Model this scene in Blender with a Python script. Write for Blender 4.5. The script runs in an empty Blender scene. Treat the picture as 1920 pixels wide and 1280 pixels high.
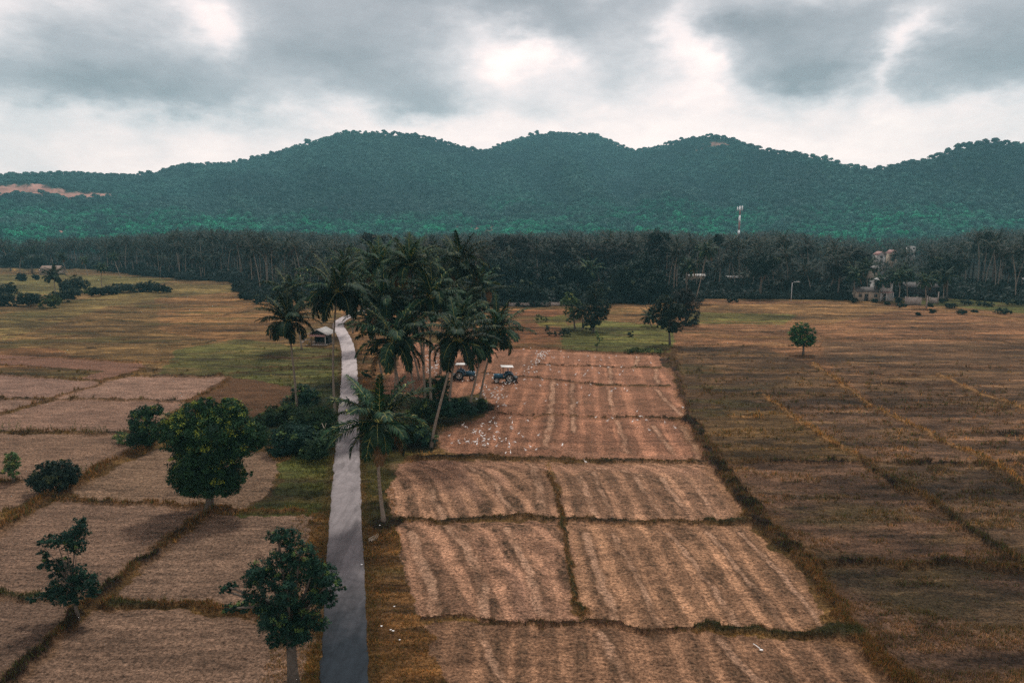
import bpy, math, random
import numpy as np
from mathutils import Vector, Matrix, Euler

# ------------------------------------------------------------------ camera, sky, sun, exposure
scene = bpy.context.scene
COL = scene.collection
H = 24.0                      # height of the drone above the fields
F = 1280.0                    # focal length in photo pixels
PITCH = math.atan(220 / F)
cam_d = bpy.data.cameras.new('camera'); cam = bpy.data.objects.new('camera', cam_d)
COL.objects.link(cam); scene.camera = cam
cam_d.lens = 24; cam_d.sensor_width = 36; cam_d.clip_start = 0.5; cam_d.clip_end = 12000
cam.location = (0, 0, H); cam.rotation_euler = (math.radians(90) - PITCH, 0, 0)

SUN_EL, SUN_AZ = 60.0, 18.0   # azimuth measured from +Y towards +X (the sun stands beyond the hills)
sun_d = bpy.data.lights.new('sun', 'SUN'); sun = bpy.data.objects.new('sun', sun_d); COL.objects.link(sun)
sun_d.energy = 2.7; sun_d.angle = math.radians(8); sun_d.color = (1.0, 0.95, 0.88)
_e, _a = math.radians(SUN_EL), math.radians(SUN_AZ)
_s = Vector((math.sin(_a) * math.cos(_e), math.cos(_a) * math.cos(_e), math.sin(_e)))
sun.rotation_euler = _s.to_track_quat('Z', 'Y').to_euler()

vs = scene.view_settings
vs.view_transform = 'Standard'; vs.look = 'None'; vs.exposure = 0.27; vs.gamma = 1.0; vs.use_curve_mapping = False
scene.cycles.use_denoising = False
try: scene.cycles.denoising_prefilter = 'NONE'
except Exception: pass
scene.cycles.max_bounces = 5; scene.cycles.diffuse_bounces = 2; scene.cycles.glossy_bounces = 2
scene.cycles.transmission_bounces = 2; scene.cycles.volume_bounces = 0
scene.cycles.use_adaptive_sampling = False

SP, CP = math.sin(PITCH), math.cos(PITCH)
def ray(px, py):
    u, v = (px - 960) / F, (640 - py) / F
    return (u, CP + v * SP, -SP + v * CP)
def G(px, py, z=0.0):
    """the place on the ground seen at a photo position"""
    d = ray(px, py); t = (z - H) / d[2]
    return (d[0] * t, d[1] * t)
def P(px, py, Y):
    """the point of the upright plane at distance Y seen at a photo position, and metres per photo pixel there"""
    d = ray(px, py); t = Y / d[1]
    return Vector((d[0] * t, Y, H + d[2] * t)), t / F

def lin(c):
    c = np.asarray(c, float) / 255.0
    return np.where(c <= 0.04045, c / 12.92, ((c + 0.055) / 1.055) ** 2.4)

class NT:
    """small helper for node trees"""
    def __init__(s, tree): s.t = tree; s.n = tree.nodes; s.l = tree.links
    def add(s, kind, ins=None, **props):
        n = s.n.new(kind)
        for k, v in props.items(): setattr(n, k, v)
        for k, v in (ins or {}).items(): s.put(n.inputs[k], v)
        return n
    def put(s, sock, v):
        if isinstance(v, bpy.types.NodeSocket): s.l.new(v, sock)
        else: sock.default_value = v
    def m(s, op, a, b=0.0, c=None, clamp=False):
        n = s.add('ShaderNodeMath', operation=op, use_clamp=clamp)
        s.put(n.inputs[0], a); s.put(n.inputs[1], b)
        if c is not None: s.put(n.inputs[2], c)
        return n.outputs[0]
    def vm(s, op, a, b=None):
        n = s.add('ShaderNodeVectorMath', operation=op)
        s.put(n.inputs[0], a)
        if b is not None: s.put(n.inputs[1], b)
        return n.outputs['Value'] if op in ('DOT_PRODUCT', 'LENGTH') else n.outputs[0]
    def noise(s, vec, scale, detail=4, rough=0.55, dist=0.0):
        n = s.add('ShaderNodeTexNoise', {'Scale': scale, 'Detail': detail, 'Roughness': rough, 'Distortion': dist})
        s.put(n.inputs['Vector'], vec)
        return n.outputs['Fac'], n.outputs['Color']
    def mix(s, f, a, b, mode='MIX'):
        n = s.add('ShaderNodeMix', data_type='RGBA', blend_type=mode)
        s.put(n.inputs[0], f); s.put(n.inputs[6], a); s.put(n.inputs[7], b)
        return n.outputs[2]
    def ramp(s, f, stops, interp='EASE'):
        n = s.add('ShaderNodeValToRGB'); r = n.color_ramp; r.interpolation = interp
        while len(r.elements) < len(stops): r.elements.new(0.5)
        for e, (p, c) in zip(r.elements, stops): e.position = p; e.color = (*c, 1)
        s.put(n.inputs[0], f)
        return n.outputs[0]

def build_world():
    w = bpy.data.worlds.new('World'); scene.world = w; w.use_nodes = True
    t = NT(w.node_tree)
    for n in list(t.n): t.n.remove(n)
    out = t.add('ShaderNodeOutputWorld'); bg = t.add('ShaderNodeBackground', {'Strength': 0.1})
    t.l.new(bg.outputs[0], out.inputs[0])
    sky = t.add('ShaderNodeTexSky', sky_type='NISHITA', sun_disc=False, sun_elevation=math.radians(SUN_EL),
                sun_rotation=math.radians(SUN_AZ), air_density=1.0, dust_density=2.0)
    co = t.add('ShaderNodeTexCoord').outputs['Generated']
    sep = t.add('ShaderNodeSeparateXYZ', {0: co})
    x, y, z = sep.outputs
    az = t.m('ARCTAN2', x, y); el = t.m('ARCSINE', z)
    p = t.add('ShaderNodeCombineXYZ', {0: az, 1: el, 2: 0.0}).outputs[0]
    pst = t.vm('MULTIPLY', p, (1.0, 1.9, 1.0))
    _, w1 = t.noise(pst, 4.5, 5, 0.55)
    _, w2 = t.noise(pst, 16.0, 5, 0.6)
    off = t.vm('ADD', t.vm('MULTIPLY', t.vm('SUBTRACT', w1, (0.5, 0.5, 0.5)), (0.22, 0.13, 0)),
               t.vm('MULTIPLY', t.vm('SUBTRACT', w2, (0.5, 0.5, 0.5)), (0.06, 0.045, 0)))
    q = t.vm('ADD', p, off)
    # cloud masses: where each stands in the sky (photo position, radii), how dense
    blobs = [(90, 70, 120, 60, .30), (250, 120, 190, 70, .85), (120, 170, 150, 30, .75), (330, 185, 120, 30, .55), (250, 20, 120, 40, .35), (560, 60, 170, 90, .75), (690, 130, 190, 80, .95),
             (790, 195, 90, 30, .75), (905, 0, 170, 50, 1.1), (1120, 120, 90, 80, .62), (1040, 30, 80, 40, .4), (1190, 30, 70, 60, .45), (1000, 190, 60, 30, .3),
             (1460, 70, 130, 70, 1.15), (1590, 105, 110, 45, 1.0), (1400, 20, 60, 30, .6), (1480, 140, 120, 22, .5), (1850, 50, 110, 60, 1.0), (1870, 125, 100, 40, .75),
             (1800, 165, 120, 26, .3), (1640, 0, 130, 26, .6), (1420, 195, 90, 26, .3), (270, 262, 40, 30, .22), (30, 300, 40, 26, .22), (1230, 215, 60, 26, .16),
             (500, -150, 480, 110, .9), (1500, -150, 420, 100, .9), (2150, 60, 150, 110, .8), (-220, 100, 160, 90, .7),
             (395, 62, 50, 40, -.75), (345, 22, 50, 26, -.4), (15, 75, 60, 50, -.5), (980, 112, 50, 30, -.45), (1290, 80, 40, 90, -.5), (1715, 62, 44, 40, -.8), (1705, 120, 20, 40, -.5)]
    tot = None
    for bx, by, rx, ry, wt in blobs:
        d = Vector(ray(bx, by)).normalized(); ca, ce = math.atan2(d.x, d.y), math.asin(d.z)
        v = t.vm('MULTIPLY', t.vm('SUBTRACT', q, (ca, ce, 0)), (F / rx, F / ry, 0))
        g = t.m('EXPONENT', t.m('MULTIPLY', t.vm('DOT_PRODUCT', v, v), -0.9))
        tot = t.m('MULTIPLY', g, wt) if tot is None else t.m('MULTIPLY_ADD', g, wt, tot)
    # above the frame the unseen cover goes on, darkened to cut ambient light
    hi = t.add('ShaderNodeMapRange', {0: el, 1: 0.36, 2: 0.6, 3: 0.0, 4: 0.9}).outputs[0]
    n1, _ = t.noise(pst, 6.0, 9, 0.62, 0.25)
    n2, _ = t.noise(pst, 2.4, 4, 0.5)
    n3, _ = t.noise(t.vm('MULTIPLY', p, (1.0, 2.6, 1.0)), 15.0, 8, 0.66, 0.6)
    n4, _ = t.noise(t.vm('MULTIPLY', p, (1.0, 2.0, 1.0)), 55.0, 6, 0.66, 0.4)
    tot = t.m('MULTIPLY', t.m('ADD', tot, hi), 0.80)
    tot = t.m('MULTIPLY_ADD', t.m('SUBTRACT', n1, 0.5), 0.75, tot)
    tot = t.m('MULTIPLY_ADD', t.m('SUBTRACT', n3, 0.5), 0.38, tot)
    tot = t.m('MULTIPLY_ADD', t.m('SUBTRACT', n4, 0.5), 0.10, tot)
    tot = t.m('MULTIPLY_ADD', t.m('SUBTRACT', n2, 0.5), 0.2, tot)
    tot = t.m('MULTIPLY_ADD', tot, 0.66, 0.06)
    cl = t.ramp(tot, [(0.0, (13.6, 10.9, 10.0)), (0.12, (12.0, 9.7, 9.1)), (0.28, (9.5, 8.2, 8.0)), (0.45, (6.9, 6.3, 6.35)), (0.68, (4.55, 4.3, 4.5)), (1.0, (2.85, 2.75, 2.95))], 'LINEAR')
    low = t.add('ShaderNodeMapRange', {0: z, 1: -0.02, 2: 0.0, 3: 0.0, 4: 1.0}).outputs[0]
    full = t.mix(0.94, sky.outputs[0], cl)
    full = t.mix(low, (0.8, 0.7, 0.6, 1), full)
    t.l.new(full, bg.inputs[0])
build_world()

# ------------------------------------------------------------------ shared helpers
rng = np.random.default_rng(7)
random.seed(7)

def tag(o, label=None, cat=None, group=None, kind=None):
    if label: o['label'] = label
    if cat: o['category'] = cat
    if group: o['group'] = group
    if kind: o['kind'] = kind
    return o
def empty(name, loc, rz=0.0):
    o = bpy.data.objects.new(name, None); COL.objects.link(o)
    o.empty_display_size = 0.3; o.location = loc; o.rotation_euler = (0, 0, rz)
    return o
def obj(name, me, parent=None):
    o = bpy.data.objects.new(name, me); COL.objects.link(o)
    if parent: o.parent = parent
    return o

def np_mesh(name, V, faces, mat=None, colors=None, smooth=False, cname='Col', attrs=None):
    """faces: list of int arrays (n,3)/(n,4); colors: per-vertex rgb"""
    me = bpy.data.meshes.new(name)
    V = np.asarray(V, np.float32)
    fs = [np.asarray(f, np.int32) for f in faces if len(f)]
    tot = sum(f.size for f in fs); nf = sum(len(f) for f in fs)
    me.vertices.add(len(V)); me.vertices.foreach_set('co', V.ravel())
    me.loops.add(tot); me.loops.foreach_set('vertex_index', np.concatenate([f.ravel() for f in fs]))
    me.polygons.add(nf)
    lt = np.concatenate([np.full(len(f), f.shape[1], np.int32) for f in fs])
    me.polygons.foreach_set('loop_start', np.concatenate([[0], np.cumsum(lt)[:-1]]).astype(np.int32))
    try: me.polygons.foreach_set('loop_total', lt)
    except Exception: pass
    if smooth: me.polygons.foreach_set('use_smooth', np.ones(nf, bool))
    me.update(calc_edges=True)
    if colors is not None:
        a = me.color_attributes.new(cname, 'FLOAT_COLOR', 'POINT')
        c = np.ones((len(V), 4), np.float32); c[:, :3] = colors
        a.data.foreach_set('color', c.ravel())
    for k, v in (attrs or {}).items():
        a = me.attributes.new(k, 'FLOAT', 'POINT'); a.data.foreach_set('value', np.asarray(v, np.float32))
    if mat: me.materials.append(mat)
    return me

class MB:
    """collects boxes, tubes and lathes into one mesh"""
    def __init__(s): s.v = []; s.f3 = []; s.f4 = []; s.n = 0
    def put(s, V, tri=(), quad=()):
        V = np.asarray(V, float).reshape(-1, 3); s.v.append(V)
        if len(tri): s.f3.append(np.asarray(tri) + s.n)
        if len(quad): s.f4.append(np.asarray(quad) + s.n)
        s.n += len(V); return s
    def box(s, c, d, rx=0, ry=0, rz=0, top=(1, 1)):
        a = np.array([[-1,-1,-1],[1,-1,-1],[1,1,-1],[-1,1,-1],[-1,-1,1],[1,-1,1],[1,1,1],[-1,1,1]], float) * np.array(d) / 2
        a[4:, 0] *= top[0]; a[4:, 1] *= top[1]
        R = np.array(Euler((rx, ry, rz)).to_matrix())
        return s.put(a @ R.T + np.array(c), quad=[[0,3,2,1],[4,5,6,7],[0,1,5,4],[1,2,6,5],[2,3,7,6],[3,0,4,7]])
    def tube(s, pts, rad, n=6, cap=True):
        pts = np.asarray(pts, float); rad = np.broadcast_to(np.asarray(rad, float), (len(pts),))
        T = np.gradient(pts, axis=0); T /= np.linalg.norm(T, axis=1)[:, None] + 1e-9
        ref = np.array([0, 0, 1.0]) if abs(T[:, 2]).mean() < 0.8 else np.array([1.0, 0, 0])
        A = np.cross(T, ref); A /= np.linalg.norm(A, axis=1)[:, None] + 1e-9; B = np.cross(T, A)
        th = np.arange(n) * 2 * np.pi / n
        V = pts[:, None] + rad[:, None, None] * (np.cos(th)[None, :, None] * A[:, None] + np.sin(th)[None, :, None] * B[:, None])
        k = len(pts); q = []
        for i in range(k - 1):
            for j in range(n): q.append([i*n+j, i*n+(j+1) % n, (i+1)*n+(j+1) % n, (i+1)*n+j])
        V = V.reshape(-1, 3); tri = []
        if cap:
            V = np.vstack([V, pts[0], pts[-1]])
            for j in range(n): tri += [[k*n, (j+1) % n, j], [k*n+1, (k-1)*n+j, (k-1)*n+(j+1) % n]]
        return s.put(V, tri=tri, quad=q)
    def ell(s, c, r, nu=10, nv=7, rz=0, ry=0):
        V = []; q = []
        for i in range(nv + 1):
            ph = math.pi * i / nv
            for j in range(nu):
                th = 2 * math.pi * j / nu
                V.append((r[0] * math.sin(ph) * math.cos(th), r[1] * math.sin(ph) * math.sin(th), r[2] * math.cos(ph)))
        for i in range(nv):
            for j in range(nu): q.append([i*nu+j, (i+1)*nu+j, (i+1)*nu+(j+1) % nu, i*nu+(j+1) % nu])
        R = np.array(Euler((0, ry, rz)).to_matrix())
        return s.put(np.array(V) @ R.T + np.array(c), quad=q)
    def build(s, name, mat, parent=None, smooth=False, colors=None):
        me = np_mesh(name, np.vstack(s.v), [np.vstack(x) for x in (s.f3, s.f4) if x], mat, colors, smooth)
        return obj(name, me, parent)

def _h(ix, iy, seed):
    n = (ix.astype(np.int64) * 374761393 + iy.astype(np.int64) * 668265263 + seed * 1442695041) & 0x7fffffff
    n = ((n ^ (n >> 13)) * 1274126177) & 0x7fffffff
    n = (n ^ (n >> 16)) & 0xffff
    return n / 65535.0
def vnoise(x, y, seed=0):
    xi, yi = np.floor(x), np.floor(y); fx, fy = x - xi, y - yi
    fx = fx * fx * (3 - 2 * fx); fy = fy * fy * (3 - 2 * fy)
    a, b = _h(xi, yi, seed), _h(xi + 1, yi, seed); c, d = _h(xi, yi + 1, seed), _h(xi + 1, yi + 1, seed)
    return (a * (1 - fx) + b * fx) * (1 - fy) + (c * (1 - fx) + d * fx) * fy
def fbm(x, y, oct=4, seed=0, gain=0.55):
    s = 0; a = 1; tot = 0
    for i in range(oct):
        s = s + a * vnoise(x, y, seed + 17 * i); tot += a; a *= gain
        x = x * 2.03 + 11.3; y = y * 2.03 - 7.1
    return s / tot
def sm(a, b, x):
    t = np.clip((x - a) / (b - a), 0, 1); return t * t * (3 - 2 * t)

# ------------------------------------------------------------------ materials
def mat_plain(name, rgb, rough=0.8, spec=0.3, noise=0.0, nscale=8.0, metal=0.0, bump=0.0):
    m = bpy.data.materials.new(name); m.use_nodes = True; t = NT(m.node_tree)
    b = t.n['Principled BSDF']; b.inputs['Roughness'].default_value = rough
    b.inputs['Specular IOR Level'].default_value = spec; b.inputs['Metallic'].default_value = metal
    co = t.add('ShaderNodeTexCoord').outputs['Object']
    if noise:
        f, _ = t.noise(co, nscale, 5, 0.6)
        k = t.add('ShaderNodeMapRange', {0: f, 1: 0.3, 2: 0.7, 3: 1 - noise, 4: 1 + noise}).outputs[0]
        v = t.add('ShaderNodeCombineXYZ', {0: k, 1: k, 2: k}).outputs[0]
        c = t.vm('MULTIPLY', v, tuple(rgb))
        t.l.new(c, b.inputs['Base Color'])
        if bump:
            bp = t.add('ShaderNodeBump', {'Strength': bump, 'Distance': 0.05, 'Height': f}); t.l.new(bp.outputs[0], b.inputs['Normal'])
    else: b.inputs['Base Color'].default_value = (*rgb, 1)
    return m
def mat_leaf(name, gain=(1, 1, 1), transl=0.25, rough=0.7, spec=0.1, lo=.85, hi=1.2):
    """leaves take their colour from the mesh (each leaf its own)"""
    m = bpy.data.materials.new(name); m.use_nodes = True; t = NT(m.node_tree)
    b = t.n['Principled BSDF']; out = t.n['Material Output']
    c = t.add('ShaderNodeAttribute', attribute_name='Col').outputs['Color']
    info = t.add('ShaderNodeObjectInfo').outputs['Random']
    k = t.add('ShaderNodeMapRange', {0: info, 1: 0, 2: 1, 3: lo, 4: hi}).outputs[0]
    kk = t.add('ShaderNodeCombineXYZ', {0: k, 1: k, 2: k}).outputs[0]
    c2 = t.vm('MULTIPLY', t.vm('MULTIPLY', c, gain), kk)
    t.l.new(c2, b.inputs['Base Color']); b.inputs['Roughness'].default_value = rough
    b.inputs['Specular IOR Level'].default_value = spec
    tr = t.add('ShaderNodeBsdfTranslucent'); t.l.new(t.vm('MULTIPLY', c2, (1.5, 1.35, 0.6)), tr.inputs[0])
    mx = t.add('ShaderNodeMixShader', {0: transl, 1: b.outputs[0], 2: tr.outputs[0]})
    t.l.new(mx.outputs[0], out.inputs[0])
    return m

M_PALM = mat_leaf('palm frond', (1, 1, 1), 0.16, 0.65, 0.12, .6, 1.25)
M_LEAF = mat_leaf('broad leaf', (1, 1, 1), 0.13, 0.65, 0.12)
M_TRUNK = mat_plain('palm trunk', (0.20, 0.165, 0.13), 0.9, 0.1, 0.35, 6, bump=0.6)
M_BARK = mat_plain('bark', (0.10, 0.085, 0.07), 0.9, 0.1, 0.4, 5, bump=0.6)
M_NUT = mat_plain('coconut', (0.12, 0.10, 0.03), 0.6, 0.3, 0.3, 9)
M_DEAD = mat_plain('bleached dead wood', (0.42, 0.36, 0.29), 0.9, 0.1, 0.25, 8)

# ------------------------------------------------------------------ the ground
# strips of rough grass (bunds) between the fields: photo positions, half width m, height m, colour class
BUNDS = [
 # left fields
 ([(-60,700),(0,702),(50,706),(108,709),(140,711),(200,715)], .45,.3,'dark'), ([(205,712),(237,705),(300,706),(425,706)], .55,.35,'dark'),
 ([(-40,789),(0,777),(100,747),(175,725),(212,711),(270,690)], .5,.25,'dry'),
 ([(-40,745),(0,747),(85,749)], .35,.3,'dark'), ([(100,749),(220,751),(350,752)], .35,.3,'dark'),
 ([(-40,809),(0,810),(62,810),(200,814),(250,812)], .35,.3,'dark'),
 ([(-60,1022),(0,990),(88,937),(125,920),(175,887),(225,862),(287,835),(330,800)], .8,.4,'dry'),
 ([(112,935),(200,940),(350,952),(475,957),(560,962)], .35,.25,'dry'), ([(112,933),(160,937),(210,941)], .25,.3,'dark'),
 ([(-30,1310),(8,1280),(125,1180),(175,1130),(225,1095),(275,1055),(325,1007),(362,980),(400,962)], .55,.4,'shade'),
 ([(-30,1108),(0,1112),(50,1120),(150,1122)], .35,.3,'green'), ([(200,1132),(325,1137),(475,1150),(600,1166)], .45,.3,'dry'), ([(210,1134),(300,1139)], .25,.3,'green'),
 ([(0,675),(100,670),(270,680),(330,678)], .5,.2,'dry'), ([(-50,905),(0,903),(40,906)], .3,.25,'shade'),
 ([(350,752),(420,722),(425,706)], .5,.2,'dry'),
 # rough streaks in the far left field
 ([(70,601),(120,600)], .9,.25,'shade'), ([(130,603),(200,600),(270,605)], .8,.2,'green'), ([(245,570),(290,570)], 1.0,.2,'dark'), ([(205,575),(240,577),(310,577)], 1.2,.2,'dark'),
 ([(190,586),(210,587)], 1.1,.2,'shade'), ([(215,586),(260,586)], 1.1,.2,'green'), ([(330,622),(410,623)], .9,.2,'dark'), ([(60,618),(110,614)], .7,.2,'dark'), ([(370,623),(411,622)], .6,.2,'shade'),
 ([(425,590),(465,585)], 1.2,.2,'dark'), ([(260,596),(400,592)], .5,.2,'dark'), ([(290,648),(360,646),(400,640)], .5,.2,'green'), ([(80,636),(110,634),(150,628)], .6,.2,'dark'),
 ([(160,622),(300,624)], .4,.2,'dark'), ([(0,630),(40,627)], .7,.2,'dark'), ([(225,638),(245,636)], .6,.2,'shade'), ([(135,664),(160,662)], .5,.2,'dark'), ([(165,652),(185,653)], .5,.2,'dark'),
 ([(480,689),(560,690),(632,689)], .35,.3,'dark'), ([(430,700),(470,697),(520,695),(560,693)], .3,.2,'dark'), ([(500,668),(560,672),(625,668)], 1.0,.15,'brown'),
 # centre
 ([(760,862),(800,858),(880,856),(940,860),(1010,862),(1080,863),(1200,867),(1340,868)], .42,.3,'dark'),
 ([(1000,782),(1020,778),(1060,780),(1110,782),(1200,783),(1290,788)], .4,.25,'dark'),
 ([(940,775),(1000,778)], .4,.2,'brown'),
 ([(900,700),(960,705),(1040,712),(1070,717),(1140,722),(1250,724)], .35,.2,'brown'), ([(1120,722),(1250,724)], .3,.25,'green'),
 ([(1000,684),(1120,687),(1140,689),(1240,690)], .3,.2,'brown'), ([(1180,689),(1238,690)], .35,.25,'green'),
 ([(1050,656),(1100,660),(1170,663),(1255,664)], .7,.3,'dark'),
 ([(945,652),(1000,654),(1050,652)], .6,.3,'dark'),
 ([(745,975),(800,977),(900,973),(1000,972),(1040,975),(1140,978),(1280,981),(1340,978),(1410,985)], .36,.25,'dark'), ([(1320,978),(1415,983)], .5,.4,'green'),
 ([(1030,884),(1040,905),(1046,940),(1052,975),(1060,1010),(1072,1060),(1080,1100),(1092,1160)], .42,.22,'dry'),
 ([(1034,888),(1042,925)], .3,.25,'shade'), ([(1052,980),(1060,1000)], .35,.3,'green'), ([(1068,1050),(1090,1155)], .25,.25,'green'),
 ([(790,1164),(900,1160),(960,1168),(1060,1168),(1200,1180),(1300,1186),(1440,1180),(1560,1188)], .34,.22,'brown'), ([(1300,1186),(1420,1184),(1560,1188)], .36,.35,'green'),
 # the broad dark strip along the right of the tilled fields
 ([(1262,655),(1262,685),(1268,700)], 1.1,.35,'shade'), ([(1285,786),(1305,800),(1320,830),(1335,850),(1355,880),(1375,905),(1400,940),(1425,975)], 1.1,.45,'shade'),
 ([(1425,975),(1462,1010),(1485,1035),(1510,1060)], 1.0,.5,'shade'), ([(1505,1058),(1540,1100),(1570,1140),(1600,1185),(1640,1230),(1680,1285)], .8,.35,'dry'), ([(1545,1105),(1580,1150),(1610,1200)], .35,.35,'dark'),
 ([(1268,700),(1280,750),(1287,786)], .5,.2,'brown'), ([(1560,1188),(1610,1195)], .9,.4,'green'), ([(1650,1235),(1700,1275),(1730,1300)], .6,.4,'dry'),
 # right fields
 ([(1500,1056),(1620,1058),(1780,1060),(1880,1065),(1960,1072)], .42,.35,'shade'),
 ([(1360,864),(1440,866),(1520,867),(1600,868),(1700,870),(1920,868)], .35,.25,'shade'),
 ([(1520,679),(1572,716),(1640,765),(1700,795),(1757,822),(1865,869),(1940,915)], .28,.2,'gold'),
 ([(1431,741),(1500,790),(1560,830),(1621,863)], .28,.2,'gold'), ([(1621,863),(1680,905),(1760,955),(1830,1000),(1900,1045),(1960,1080)], .5,.35,'dark'),
 ([(1600,850),(1640,885),(1700,925)], .4,.2,'shade'), ([(1835,866),(1870,890),(1940,940)], .4,.25,'dark'),
 ([(1760,703),(1800,720),(1860,745),(1940,775)], .35,.2,'gold'), ([(1290,618),(1360,621),(1500,624),(1560,634),(1620,637),(1800,636),(1870,640)], .35,.2,'dark'),
 ([(1300,631),(1480,633)], .35,.2,'gold'), ([(1300,648),(1440,650),(1540,650)], .35,.2,'dark'), ([(1290,666),(1400,666),(1500,668)], .4,.2,'dark'), ([(1290,696),(1380,695),(1550,698)], .4,.2,'dark'),
 ([(1550,700),(1700,704),(1810,706)], .35,.2,'brown'), ([(1560,718),(1700,720),(1800,722)], .35,.2,'brown'), ([(1290,737),(1430,739),(1600,742)], .35,.2,'dark'), ([(1440,764),(1600,767),(1900,768)], .35,.2,'brown'),
 ([(1480,590),(1580,594),(1700,592)], .4,.2,'dark'), ([(1300,602),(1560,608),(1700,606)], .35,.15,'gold'), ([(1700,612),(1800,628)], .4,.2,'dark'), ([(1620,655),(1760,660),(1920,655)], .4,.2,'brown'), ([(1600,690),(1760,688),(1920,690)], .4,.2,'brown'),
 ([(1860,638),(1900,645),(1960,650)], .5,.25,'shade'), ([(1770,810),(1800,812),(1940,815)], .35,.25,'shade'), ([(1380,780),(1420,782)], .4,.1,'gold'),
 ([(1700,577),(1800,584),(1920,600)], 1.2,.2,'gold'), ([(1290,586),(1420,588),(1560,590)], .35,.2,'dark'),
]
BCOL = {'dark': (60, 50, 38), 'dry': (98, 70, 42), 'shade': (44, 33, 28), 'green': (62, 58, 38), 'brown': (80, 58, 44), 'gold': (138, 102, 64)}
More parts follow.
